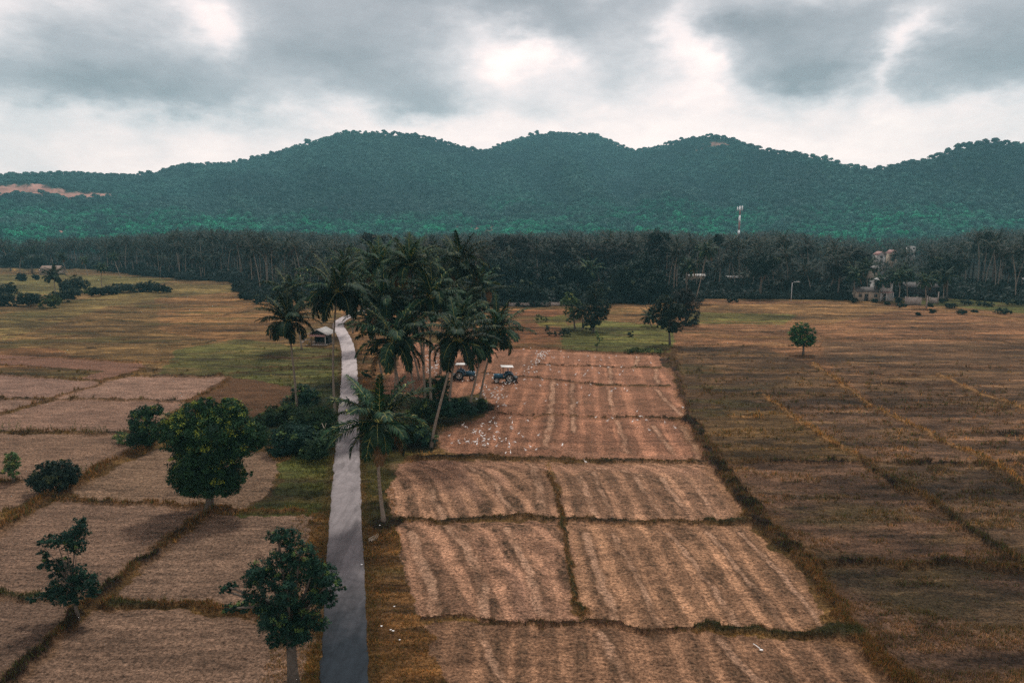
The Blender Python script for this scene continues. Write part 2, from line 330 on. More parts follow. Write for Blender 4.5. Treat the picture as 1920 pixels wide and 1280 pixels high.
# fields: photo outlines, colour, kind (0 rough pasture, 1 fine tilled, 2 striped tilled)
FIELDS = [
 ([(-900,508),(330,515),(455,528),(470,565),(640,575),(640,700),(430,705),(-900,700)], (108,84,52), 0),
 ([(-900,515),(0,515),(200,516),(330,524),(230,545),(120,550),(0,556),(-900,590)], (104,94,54), 0),
 ([(0,590),(160,560),(330,532),(455,535),(450,550),(200,575),(0,640)], (112,94,56), 0),
 ([(290,560),(470,545),(560,560),(600,600),(520,640),(400,640),(300,620)], (126,92,58), 0),
 ([(330,655),(450,635),(560,650),(640,655),(640,745),(520,735),(440,712),(420,706),(300,700)], (84,80,44), 0),
 ([(480,672),(640,668),(640,738),(560,740),(470,712)], (80,80,44), 0),
 ([(-900,660),(0,652),(110,652),(130,668),(270,680),(190,690),(0,690),(-900,690)], (104,74,48), 0),
 ([(-900,668),(0,665),(140,672),(280,684),(240,702),(180,714),(150,708),(200,696),(0,680),(-900,684)], (128,94,76), 1),
 ([(-900,700),(0,703),(140,713),(200,716),(100,745),(0,748),(-900,742)], (142,112,96), 1),
 ([(100,747),(212,713),(240,707),(425,707),(415,715),(352,751)], (148,117,99), 1),
 ([(-900,760),(0,779),(110,749),(350,752),(300,790),(250,812),(0,810),(-900,806)], (140,110,92), 1),
 ([(-900,748),(90,749),(0,776),(-900,800)], (136,108,91), 1),
 ([(350,752),(425,707),(480,712),(625,740),(620,765),(560,760),(480,795),(420,800),(340,780)], (98,71,50), 1),
 ([(-900,812),(0,812),(240,815),(290,832),(225,862),(150,900),(60,935),(0,960),(-900,1000)], (134,106,86), 1),
 ([(120,925),(300,838),(420,845),(500,850),(525,870),(525,895),(490,930),(440,962),(350,953),(200,942)], (132,106,85), 1),
 ([(-900,1030),(0,993),(110,938),(240,945),(400,957),(330,1000),(270,1055),(160,1140),(150,1122),(0,1112),(-900,1100)], (130,104,86), 1),
 ([(240,1100),(330,1010),(400,965),(570,965),(600,985),(596,1160),(475,1148),(210,1130)], (128,103,85), 1),
 ([(-900,1110),(0,1114),(160,1125),(130,1170),(0,1280),(-900,2400)], (118,95,79), 1),
 ([(0,1290),(190,1138),(600,1168),(600,1300),(560,1900),(-500,1900)], (126,101,83), 1),
 # verge and grass left of the road
 ([(520,870),(630,830),(622,965),(600,968),(440,966),(500,930),(535,900)], (78,80,42), 0),
 ([(470,790),(560,735),(600,720),(640,715),(634,850),(560,860),(510,850),(480,820)], (42,48,30), 0),
 ([(575,965),(624,955),(604,1290),(560,1900),(480,1900),(560,1290),(596,1160)], (104,76,44), 0),
 # right of the road
 ([(640,570),(900,578),(1062,580),(1062,655),(960,655),(780,660),(700,740),(665,760),(672,690),(665,640),(640,610)], (128,92,60), 0),
 ([(960,583),(1062,578),(1062,655),(940,655)], (126,84,56), 0),
 ([(1000,596),(1062,590),(1062,612),(1010,612)], (110,100,50), 0),
 ([(1090,572),(1230,570),(1240,610),(1090,615)], (124,92,58), 0),
 ([(1050,612),(1120,600),(1270,612),(1265,662),(1170,662),(1055,656)], (94,92,48), 0),
 ([(1270,560),(1640,567),(1920,590),(2900,640),(2900,780),(1300,780),(1270,700),(1262,650)], (118,84,58), 0),
 ([(1300,572),(1640,566),(1690,580),(1560,606),(1300,600)], (128,96,62), 0),
 ([(1290,585),(1500,590),(1470,608),(1290,606)], (100,92,50), 0),
 ([(1660,565),(1760,572),(1920,588),(2900,610),(2900,560),(1800,560)], (84,84,42), 0),
 ([(1270,650),(1440,655),(1560,700),(1680,790),(1270,795)], (98,74,52), 0),
 ([(1540,640),(2900,640),(2900,800),(1720,800),(1560,700)], (104,78,56), 0),
 ([(1380,730),(1440,742),(1600,860),(1350,862),(1290,780)], (96,74,48), 0),
 ([(1440,745),(1700,800),(1930,900),(2900,1300),(2900,800),(1640,760)], (108,81,60), 0),
 ([(1440,745),(1650,770),(1850,870),(1640,868)], (104,79,60), 0),
 ([(1340,868),(1620,868),(1900,1050),(1510,1055),(1440,975)], (106,80,62), 0),
 ([(1620,868),(1850,870),(2900,1300),(2900,1500),(1940,1070)], (96,75,57), 0),
 ([(1510,1060),(1900,1068),(2900,1600),(2900,2400),(1760,1400),(1650,1240),(1560,1130)], (98,75,59), 0),
 # tilled centre
 ([(760,640),(960,655),(1050,655),(1255,666),(1262,710),(1300,795),(1345,866),(870,856),(825,838),(830,812),(880,790),(930,772),(900,735),(760,770),(700,740),(740,700)], (152,108,84), 2),
 ([(960,655),(1080,657),(1080,780),(950,778)], (150,106,82), 2),
 ([(740,868),(800,862),(1035,864),(1030,884),(1045,972),(740,976),(728,920)], (158,120,94), 3),
 ([(1040,866),(1342,870),(1405,978),(1140,976),(1058,974)], (158,120,94), 4),
 ([(740,980),(1050,977),(1085,1166),(960,1166),(790,1163),(755,1090)], (158,119,94), 3),
 ([(1064,978),(1408,984),(1500,1075),(1560,1186),(1300,1184),(1096,1168)], (152,115,88), 4),
 ([(790,1170),(1090,1172),(1300,1190),(1600,1196),(1690,1300),(2100,1900),(880,1900),(850,1300)], (142,107,82), 4),
 # verges right of the road
 ([(674,850),(690,838),(800,845),(745,868),(728,920),(732,985),(679,1000)], (72,66,36), 0),
 ([(679,985),(735,985),(755,1090),(790,1170),(850,1300),(900,1900),(700,1900),(689,1290)], (106,76,46), 0),
 ([(645,745),(700,735),(790,745),(905,745),(925,770),(860,790),(825,820),(800,848),(690,846),(672,850)], (50,50,32), 0),
 ([(1230,665),(1262,662),(1275,690),(1250,690)], (60,42,34), 0),
]
ROAD = [(1900,520,760),(1500,572,703),(1280,600,689),(1200,605,688),(1100,610,684),(1000,615,679),(960,619,677),(900,625,674),(850,629,673),(800,633,672),(760,637,671),(720,640,670),
        (690,642,669),(675,642,668),(660,640,667),(645,637,664),(632,633,658),(622,629,651),(613,625,644),(606,627,642),(600,633,646),(594,644,657),(588,658,671),(583,672,687),(578,690,708),(573,715,735)]

def inside(X, Y, poly):
    pts = [G(*p) for p in poly]; c = np.zeros(X.shape, bool); n = len(pts)
    xs = [p[0] for p in pts]; ys = [p[1] for p in pts]
    box = (X > min(xs)) & (X < max(xs)) & (Y > min(ys)) & (Y < max(ys)); xi, yi = X[box], Y[box]; r = np.zeros(xi.shape, bool)
    for i in range(n):
        x1, y1 = pts[i]; x2, y2 = pts[(i + 1) % n]
        if y1 == y2: continue
        k = ((y1 > yi) != (y2 > yi)) & (xi < (x2 - x1) * (yi - y1) / (y2 - y1) + x1); r ^= k
    c[box] = r
    return c
def line_dist(X, Y, pts, maxd):
    D = np.full(X.shape, 1e3, np.float32)
    for (x1, y1), (x2, y2) in zip(pts[:-1], pts[1:]):
        b = (X > min(x1, x2) - maxd) & (X < max(x1, x2) + maxd) & (Y > min(y1, y2) - maxd) & (Y < max(y1, y2) + maxd)
        if not b.any(): continue
        xi, yi = X[b], Y[b]; dx, dy = x2 - x1, y2 - y1
        t = np.clip(((xi - x1) * dx + (yi - y1) * dy) / (dx * dx + dy * dy + 1e-9), 0, 1)
        D[b] = np.minimum(D[b], np.hypot(xi - x1 - t * dx, yi - y1 - t * dy))
    return D
ROAD_L = [G(l, y) for y, l, r in ROAD]; ROAD_R = [G(r, y) for y, l, r in ROAD]
ROAD_C = [((a[0] + b[0]) / 2, (a[1] + b[1]) / 2) for a, b in zip(ROAD_L, ROAD_R)]
BUND_W = [([G(*p) for p in pts], w, h, c) for pts, w, h, c in BUNDS]
# the edge of the palm groves
EDGE_PX = [(-900,500),(-200,500),(40,503),(180,505),(265,517),(340,524),(450,529),(475,556),(640,566),(900,574),(1000,571),(1230,567),(1300,559),(1640,562),(1800,560),(1950,572),(2900,600)]
EDGE = [G(*p) for p in EDGE_PX]
def edge_y(X, Y):
    az = np.arctan2(X, Y); ea = np.array([math.atan2(x, y) for x, y in EDGE]); er = np.array([math.hypot(x, y) for x, y in EDGE])
    return np.interp(az, ea, er)

def ground_look(X, Y):
    """albedo (sRGB 0..255), height, grassiness at ground places"""
    far = np.hypot(X, Y)
    wx = X + (fbm(X * .35, Y * .35, 3, 1) - .5) * 1.6 + (fbm(X * 1.7, Y * 1.7, 2, 5) - .5) * .6
    wy = Y + (fbm(X * .35, Y * .35, 3, 2) - .5) * 1.6 + (fbm(X * 1.7, Y * 1.7, 2, 6) - .5) * .6
    base = np.empty(X.shape + (3,), np.float32); base[:] = (104, 80, 48)
    kind = np.zeros(X.shape, np.int8)
    for poly, c, k in FIELDS:
        m = inside(wx, wy, poly); base[m] = c; kind[m] = k
    hgt = (fbm(X * .9, Y * .9, 3, 30) - .5) * .16
    rough = kind == 0
    # rough pasture: patches of tan straw, dark weeds and green, stretched across like plough rows
    a = fbm(X * .05, Y * .16, 4, 40); b = fbm(X * .22, Y * .75, 4, 41); c3 = fbm(X * .6, Y * 1.9, 3, 42)
    k = (a - .5) * .75 + (b - .5) * .8 + (c3 - .5) * .55
    v = np.where(rough, 1 + k, 1 + (b - .5) * .30 + (c3 - .5) * .25)
    base *= v[..., None]
    d4 = fbm(X * .07, Y * .42, 5, 43, .7); d5 = fbm(X * .16, Y * 1.2, 4, 45, .7)
    base *= np.where(rough, 1 + (d4 - .5) * .75 * sm(60, 130, far) + (d5 - .5) * .7, 1)[..., None]
    ln1 = np.where(rough, sm(.60, .66, fbm(X * .03 + 4, Y * .5, 4, 51, .6)), 0); base = base * (1 - .45 * ln1[..., None]) + np.array((50, 40, 32)) * .45 * ln1[..., None]
    gold = np.where(rough, sm(.56, .72, fbm(X * .11, Y * .42, 4, 44)), 0)
    base = base * (1 - .40 * gold[..., None]) + np.array((124, 97, 63)) * .40 * gold[..., None] * v[..., None]
    grn = np.where(rough, sm(.55, .75, fbm(X * .07, Y * .2, 4, 46)), 0) * sm(40, 10, X - .12 * Y)
    base = base * (1 - .45 * grn[..., None]) + np.array((66, 68, 36)) * .45 * grn[..., None]
    drk = np.where(rough, sm(.60, .70, fbm(X * .16 + 9, Y * .8, 4, 47)), 0) * sm(230, 60, far)
    base = base * (1 - .42 * drk[..., None]) + np.array((48, 38, 32)) * .42 * drk[..., None]
    pale = sm(.70, .80, fbm(X * .5 + 5, Y * 1.1, 4, 48)) * np.where(rough, 1, .3) * sm(.5, .7, fbm(X * .08, Y * .1, 2, 49))
    base = base * (1 - .5 * pale[..., None]) + np.array((135, 104, 88)) * .5 * pale[..., None]
    hgt += np.where(rough, (b - .5) * .22, 0)
    # tilled stripes left by the tractor, running away from the camera
    st = kind >= 2
    wob = (fbm(X * .10, Y * .07, 3, 60) - .5) * 2.2 + (fbm(X * .5, Y * .3, 2, 61) - .5) * .8
    amp = sm(.28, .6, fbm(X * .16 + 3, Y * .06, 3, 62))
    left = (kind == 3).astype(float); farf = kind == 2
    ang = np.where(kind == 3, math.radians(-15), np.where(farf, math.radians(4.5), 0.0))
    perp = X * np.cos(ang) - Y * np.sin(ang); along = X * np.sin(ang) + Y * np.cos(ang)
    top = np.array([G(1100, 868)[1], G(1100, 980)[1], G(1100, 1172)[1]]); dt = np.where(Y > top[1], top[0] - Y, np.where(Y > top[2], top[1] - Y, 9))
    perp = perp + np.where((kind >= 3) & (Y > top[1] - .5), 3.4 * np.exp(-np.clip(dt, 0, 30) / 1.1), 1.2 * np.exp(-np.clip(dt, 0, 30) / .8) * (kind >= 3))
    s = (perp + wob * (.45 + .55 * left)) / np.where(farf, 2.5, np.where(kind == 3, 1.9, 1.85))
    s = s + (fbm(perp * .22, along * .012, 2, 57) - .5) * 1.6
    tri = .5 + .5 * np.cos(2 * np.pi * s); idx = np.floor(s + .5); ra = _h(idx, idx * 0, 5); rb = _h(idx, idx * 0, 9)
    wdt = .70 - .30 * left * (fbm(perp * .2, along * .12, 2, 59) - .3) - .12 * ra
    fine = fbm(X * 3.4, Y * 2.6, 4, 65, .75)
    ln = sm(wdt, wdt + .22, tri + (fine - .5) * .5) * (.15 + .5 * amp + .5 * ra) * sm(.22, .5, fbm(perp * 1.2, along * .25, 4, 63))
    veg = sm(.70, .2, tri) * sm(.42, .60, fbm(X * 1.1, Y * .7, 5, 64, .75)) * (.35 + .45 * rb + .3 * left) * (.45 + .9 * sm(.4, .6, fine))
    near = sm(130, 75, far)
    veg = veg * .8
    base = np.where(st[..., None], base * (1 + (.30 * ln * np.where(farf, .8, 1))[..., None]), base)
    vg = np.where(st, (veg * near * .75 + .2 * veg) * np.where(farf, .45, 1), 0)[..., None]
    base = base * (1 - vg) + np.array((84, 66, 50)) * vg
    patch = sm(.52, .66, fbm(perp * .28, along * .05, 3, 66)) * left
    base = base * (1 - .55 * patch[..., None]) + np.array((164, 124, 102)) * .55 * patch[..., None]
    dens = sm(.5, .7, fbm(X * .10, Y * .10, 4, 67)) * np.where(st, 1, 0) * (1 - patch)
    base = base * (1 - .30 * dens[..., None]) + np.array((98, 74, 56)) * .30 * dens[..., None]
    hgt += np.where(st, (tri - .5) * -.07, 0)
    # headlands: pale bands where the tractor turned
    for pts, w, cc in (([(745,872),(800,868),(950,872),(1030,876)], 1.1, 1), ([(1050,878),(1110,876),(1200,880),(1330,884)], .9, 1),
                       ([(1040,838),(1090,852),(1180,858),(1300,858)], .8, .8), ([(1060,662),(1150,668),(1245,670)], 1.2, .6), ([(840,845),(822,826),(838,806),(880,790),(925,780)], .5, 1),
                       ([(1085,985),(1075,1010),(1083,1060)], .2, .7), ([(1025,985),(1032,1040),(1015,1090),(1005,1110),(1030,1140),(1075,1160)], .35, .9)):
        d = line_dist(wx, wy, [G(*p) for p in pts], 4)
        f = sm(w * 1.5, w * .4, d) * (.5 + .5 * fbm(X * .4, Y * 2.5, 3, 70)) * cc
        base = base * (1 - .65 * f[..., None]) + np.array((176, 132, 106)) * .65 * f[..., None]
    # single crisp passes of the tractor
    for pts, w in (([(775,1000),(788,1045),(806,1095),(822,1155)], .42), ([(845,985),(876,1018),(895,1060),(905,1110),(913,1152)], .38), ([(880,872),(928,905),(956,950),(972,972)], .22), ([(1112,884),(1130,930),(1148,974)], .2), ([(1086,892),(1106,935),(1118,974)], .3),
                   ([(1186,888),(1218,930),(1246,974)], .22), ([(1240,895),(1282,950),(1304,976)], .25), ([(1290,895),(1345,972)], .2), ([(1148,1000),(1190,1080),(1232,1172)], .24), ([(1100,1000),(1124,1070),(1150,1160)], .3), ([(1255,1000),(1330,1100),(1388,1180)], .2), ([(1330,1000),(1420,1110),(1482,1182)], .2),
                   ([(1390,1000),(1470,1080),(1540,1170)], .2), ([(1086,905),(1092,884),(1112,877),(1180,884),(1232,900)], .16), ([(800,900),(812,930),(830,972)], .3), ([(955,990),(980,1050),(1004,1110),(1018,1150)], .28), ([(1000,870),(1010,905),(1014,940),(1012,972)], .35), ([(900,1185),(960,1290)], .3), ([(1130,1190),(1180,1290)], .3), ([(1350,1200),(1440,1290)], .25),
                   ([(1140,724),(1150,765),(1176,848)], .3), ([(1073,716),(1074,810)], .3), ([(1038,712),(1030,800),(1022,840)], .35), ([(1228,728),(1262,765),(1280,782)], .3), ([(1228,800),(1262,850)], .3), ([(1280,800),(1300,830),(1312,860)], .35), ([(1196,668),(1190,690)], .3), ([(1228,690),(1232,720)], .3), ([(1144,690),(1146,720)], .3)):
        d = line_dist(wx * .5 + X * .5, wy * .5 + Y * .5, [G(*p) for p in pts], 3)
        f = sm(w * 1.25, w * .6, d) * (.3 + .7 * sm(.3, .6, fbm(X * .9, Y * .6, 3, 72))); e = sm(w * 2.4, w * 1.3, d) * (1 - f) * .32
        base = base * (1 - e[..., None]) + np.array((82, 63, 48)) * e[..., None]
        base = base * (1 - .75 * f[..., None]) + np.array((192, 152, 124)) * .75 * f[..., None]
    # fine-tilled left fields: faint rows along x
    rows = .5 + .5 * np.cos(2 * np.pi * (Y + (fbm(X * .08, Y * .08, 2, 80) - .5) * 3) / .9)
    base *= np.where(kind == 1, 1 + (rows - .5) * .10 * sm(160, 40, far), 1)[..., None]
    hgt += np.where(kind == 1, (rows - .5) * .04, 0)
    # bunds
    grass = np.where(rough, .35 + .4 * (b > .55), 0.0).astype(np.float32)
    for pts, w, h, cc in BUND_W:
        mid = min(p[0] for p in pts) > -8 and max(p[0] for p in pts) < 22; w = w * (1.35 if cc == 'gold' else .42 if mid and w < .6 else .8)
        d = line_dist(wx, wy, pts, w * 2.6 + 1.5)
        n = fbm(X * .9, Y * .9, 4, 90, .7)
        ww = w * (.05 + 1.55 * n)
        f = sm(ww * 1.25, ww * .55, d)
        c = np.array(BCOL[cc], float) * (0.75 + .5 * fbm(X * 2.5, Y * 2.5, 3, 92))[..., None]
        if cc in ('dark', 'shade'):
            dry = sm(.36, .54, fbm(X * .30, Y * .5, 3, 93))[..., None]; c = c * (1 - .75 * dry) + np.array((100, 74, 46)) * .75 * dry
        base = base * (1 - f[..., None]) + c * f[..., None]
        hgt = np.maximum(hgt, h * f * (0.6 + .8 * n) + hgt * (1 - f)); grass = np.maximum(grass, f)
        # dry fringe beside the strip
        g = sm(w * 2.6, w * 1.1, d) * (1 - f) * .3
        base = base * (1 - g[..., None]) + np.array((112, 80, 48)) * g[..., None]
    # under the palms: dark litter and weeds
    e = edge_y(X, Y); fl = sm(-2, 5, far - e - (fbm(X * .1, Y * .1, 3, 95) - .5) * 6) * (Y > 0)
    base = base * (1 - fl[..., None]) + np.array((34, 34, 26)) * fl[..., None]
    # the road bed and its worn verge
    rd = line_dist(X, Y, ROAD_C, 6)
    hw = 1.45
    f = sm(hw + .9, hw + .1, rd); hgt = hgt * (1 - sm(hw + 1.6, hw + .5, rd)) + .0; base = base * (1 - .5 * f[..., None]) + np.array((84, 64, 40)) * .5 * f[..., None]
    hgt = np.where(rd < hw + .3, -.03, hgt); grass = np.where(rd < hw + .05, 0, grass)
    # dark disc round the near palm's foot: its shadow painted into the ground
    bx, by = G(722, 980); d = np.hypot(X - bx, (Y - by)); f = sm(1.9, .8, d + (fbm(X * 2, Y * 2, 2, 97) - .5)); base = base * (1 - f[..., None]) + np.array((46, 36, 28)) * f[..., None]
    return np.clip(base, 8, 250), hgt, grass

def mat_ground():
    m = bpy.data.materials.new('field soil and grass'); m.use_nodes = True; t = NT(m.node_tree)
    b = t.n['Principled BSDF']; b.inputs['Roughness'].default_value = 0.95; b.inputs['Specular IOR Level'].default_value = 0.08
    col = t.add('ShaderNodeAttribute', attribute_name='Col').outputs['Color']
    gr = t.add('ShaderNodeAttribute', attribute_name='grass').outputs['Fac']
    pos = t.add('ShaderNodeNewGeometry').outputs['Position']
    f1, _ = t.noise(pos, 5.5, 6, 0.72)          # clods and stubble
    f2, _ = t.noise(t.vm('MULTIPLY', pos, (1.0, 2.2, 1.0)), 1.6, 5, 0.7)
    f3, _ = t.noise(pos, 0.45, 4, 0.6)
    k = t.add('ShaderNodeMapRange', {0: f1, 1: 0.34, 2: 0.66, 3: 0.30, 4: 1.75}).outputs[0]
    k2 = t.add('ShaderNodeMapRange', {0: f2, 1: 0.3, 2: 0.7, 3: 0.70, 4: 1.30}).outputs[0]
    k3 = t.add('ShaderNodeMapRange', {0: f3, 1: 0.3, 2: 0.7, 3: 0.90, 4: 1.10}).outputs[0]
    f4, _ = t.noise(t.vm('MULTIPLY', pos, (1.0, 1.7, 1.0)), 2.6, 4, .75)
    f5, _ = t.noise(t.vm('MULTIPLY', pos, (.5, 1.3, 1.0)), .55, 5, .75)
    sp1 = t.add('ShaderNodeMapRange', {0: f4, 1: .53, 2: .62, 3: 1.0, 4: .52}).outputs[0]  # dark specks: stubble and weeds, with clod shadows painted into the colour
    sp2 = t.add('ShaderNodeMapRange', {0: f5, 1: .50, 2: .64, 3: 1.05, 4: .70}).outputs[0]
    kk = t.m('MULTIPLY', t.m('MULTIPLY', t.m('MULTIPLY', k, k2), k3), t.m('MULTIPLY', t.m('MULTIPLY', sp1, sp2), 1.22))
    v = t.add('ShaderNodeCombineXYZ', {0: kk, 1: kk, 2: kk}).outputs[0]
    c = t.vm('MULTIPLY', col, v)
    t.l.new(c, b.inputs['Base Color'])
    hsum = t.m('ADD', f1, t.m('MULTIPLY', f2, 1.5))
    bp = t.add('ShaderNodeBump', {'Strength': 1.0, 'Distance': 0.30, 'Height': hsum}); t.l.new(bp.outputs[0], b.inputs['Normal'])
    return m
GAIN = .74
def build_ground():
    az = np.concatenate([np.radians(np.linspace(-180, -47, 34))[:-1], np.radians(np.linspace(-47, 47, 940)), np.radians(np.linspace(47, 180, 34))[1:]])
    R = np.concatenate([[0.5], np.geomspace(4, 26, 16)[:-1], np.geomspace(26, 420, 900), np.geomspace(420, 2450, 50)[1:]])
    A, RR = np.meshgrid(az[:-1], R); X = RR * np.sin(A); Y = RR * np.cos(A)
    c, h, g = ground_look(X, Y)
    h = h * sm(420, 300, RR)
    V = np.stack([X, Y, h], -1).reshape(-1, 3)
    n, k = len(R), len(az) - 1
    i, j = np.meshgrid(np.arange(n - 1), np.arange(k), indexing='ij'); j2 = (j + 1) % k
    Fq = np.stack([i * k + j, i * k + j2, (i + 1) * k + j2, (i + 1) * k + j], -1).reshape(-1, 4)[:, ::-1]
    cap = [0.0, 0.0, 0.0]
    V = np.vstack([V, cap]); tri = np.array([[len(V) - 1, (q + 1) % k, q] for q in range(k)])
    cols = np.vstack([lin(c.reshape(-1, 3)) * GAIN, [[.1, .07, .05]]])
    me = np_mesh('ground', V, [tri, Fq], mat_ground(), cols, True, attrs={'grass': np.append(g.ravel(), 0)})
    o = obj('ground', me); tag(o, kind='structure')
build_ground()

def build_road():
    pts = np.array(ROAD_C); L = np.array(ROAD_L); R_ = np.array(ROAD_R)
    # resample along the way
    d = np.concatenate([[0], np.cumsum(np.hypot(*np.diff(pts, axis=0).T))]); s = np.arange(0, d[-1], 0.5)
    def sp(a):
        out = np.stack([np.interp(s, d, a[:, i]) for i in range(2)], 1)
        k = np.array([1, 2, 3, 4, 5, 4, 3, 2, 1.]); k /= k.sum(); pad = np.vstack([np.repeat(out[:1], 4, 0), out, np.repeat(out[-1:], 4, 0)])
        return np.stack([np.convolve(pad[:, i], k, 'valid') for i in range(2)], 1)
    C = sp(pts); T = np.gradient(C, axis=0); T /= np.linalg.norm(T, axis=1)[:, None]; N = np.stack([T[:, 1], -T[:, 0]], 1)
    hwid = 1.32 + (fbm(s * .02, s * 0, 2, 3) - .5) * .1
    el = hwid + (fbm(s * .9, s * 0, 4, 4) - .5) * .28; er = hwid + (fbm(s * .9, s * 0 + 9, 4, 8) - .5) * .24
    el = np.where(rng.random(len(s)) < .03, el - .15, el)
    rows = [(-el, .0), (-el + .06, .05), (-.6 * hwid, .068), (0 * el, .075), (.6 * hwid, .068), (er - .06, .05), (er, .0)]
    V = np.stack([np.column_stack([C + N * (-o_)[:, None] * -1, np.full(len(s), z) ]) for o_, z in rows], 1)
    n, k = V.shape[:2]; i, j = np.meshgrid(np.arange(n - 1), np.arange(k - 1), indexing='ij')
    q = np.stack([i * k + j, i * k + j + 1, (i + 1) * k + j + 1, (i + 1) * k + j], -1).reshape(-1, 4)
    m = bpy.data.materials.new('worn asphalt'); m.use_nodes = True; t = NT(m.node_tree)
    b = t.n['Principled BSDF']
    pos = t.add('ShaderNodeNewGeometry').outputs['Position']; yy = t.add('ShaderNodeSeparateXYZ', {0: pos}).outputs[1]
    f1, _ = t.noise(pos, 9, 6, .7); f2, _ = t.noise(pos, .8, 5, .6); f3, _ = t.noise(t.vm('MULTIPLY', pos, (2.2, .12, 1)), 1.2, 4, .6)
    distant = t.add('ShaderNodeMapRange', {0: t.m('MULTIPLY_ADD', f2, 6.0, yy), 1: 37.5, 2: 53.0, 3: 0.0, 4: 1.0}, interpolation_type='SMOOTHSTEP').outputs[0]  # asphalt is darker towards the camera, paler further off
    sky_sheen = t.add('ShaderNodeMapRange', {0: yy, 1: 40.0, 2: 110.0, 3: 0.0, 4: 1.0}).outputs[0]  # far stretch lightened: grazing sky reflection painted into the colour
    c = t.mix(distant, (0.017, 0.022, 0.028, 1), (0.135, 0.120, 0.122, 1)); c = t.mix(sky_sheen, c, (0.36, 0.315, 0.31, 1))
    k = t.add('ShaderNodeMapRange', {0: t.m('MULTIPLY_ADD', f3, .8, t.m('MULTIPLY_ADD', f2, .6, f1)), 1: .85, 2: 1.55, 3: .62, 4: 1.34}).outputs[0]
    f8, _ = t.noise(t.vm('MULTIPLY', pos, (.5, .16, 1)), 1.0, 3, .5); pt = t.add('ShaderNodeMapRange', {0: f8, 1: .56, 2: .575, 3: 1.0, 4: .80}).outputs[0]
    vo = t.add('ShaderNodeTexVoronoi', {'Scale': .55}, feature='DISTANCE_TO_EDGE'); t.l.new(t.vm('ADD', t.vm('MULTIPLY', pos, (1, .6, 1)), t.vm('MULTIPLY', t.noise(pos, 2.0, 4, .6)[1], (.5, .5, 0))), vo.inputs['Vector'])
    crk = t.add('ShaderNodeMapRange', {0: vo.outputs['Distance'], 1: .0, 2: .035, 3: .84, 4: 1.0}).outputs[0]
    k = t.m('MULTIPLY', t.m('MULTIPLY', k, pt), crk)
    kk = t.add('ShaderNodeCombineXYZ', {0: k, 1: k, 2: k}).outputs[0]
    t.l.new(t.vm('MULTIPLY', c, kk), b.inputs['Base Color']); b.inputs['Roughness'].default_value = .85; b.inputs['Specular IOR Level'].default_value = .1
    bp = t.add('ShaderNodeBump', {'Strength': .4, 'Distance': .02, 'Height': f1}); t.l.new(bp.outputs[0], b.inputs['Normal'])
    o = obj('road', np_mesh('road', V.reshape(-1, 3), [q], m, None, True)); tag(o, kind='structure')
    # pale worn concrete along the edges
    mb = MB(); me_ = mat_plain('worn pale road edge', (.36, .31, .28), .95, .1, .3, 3)
    return C, N, el, er
build_road()

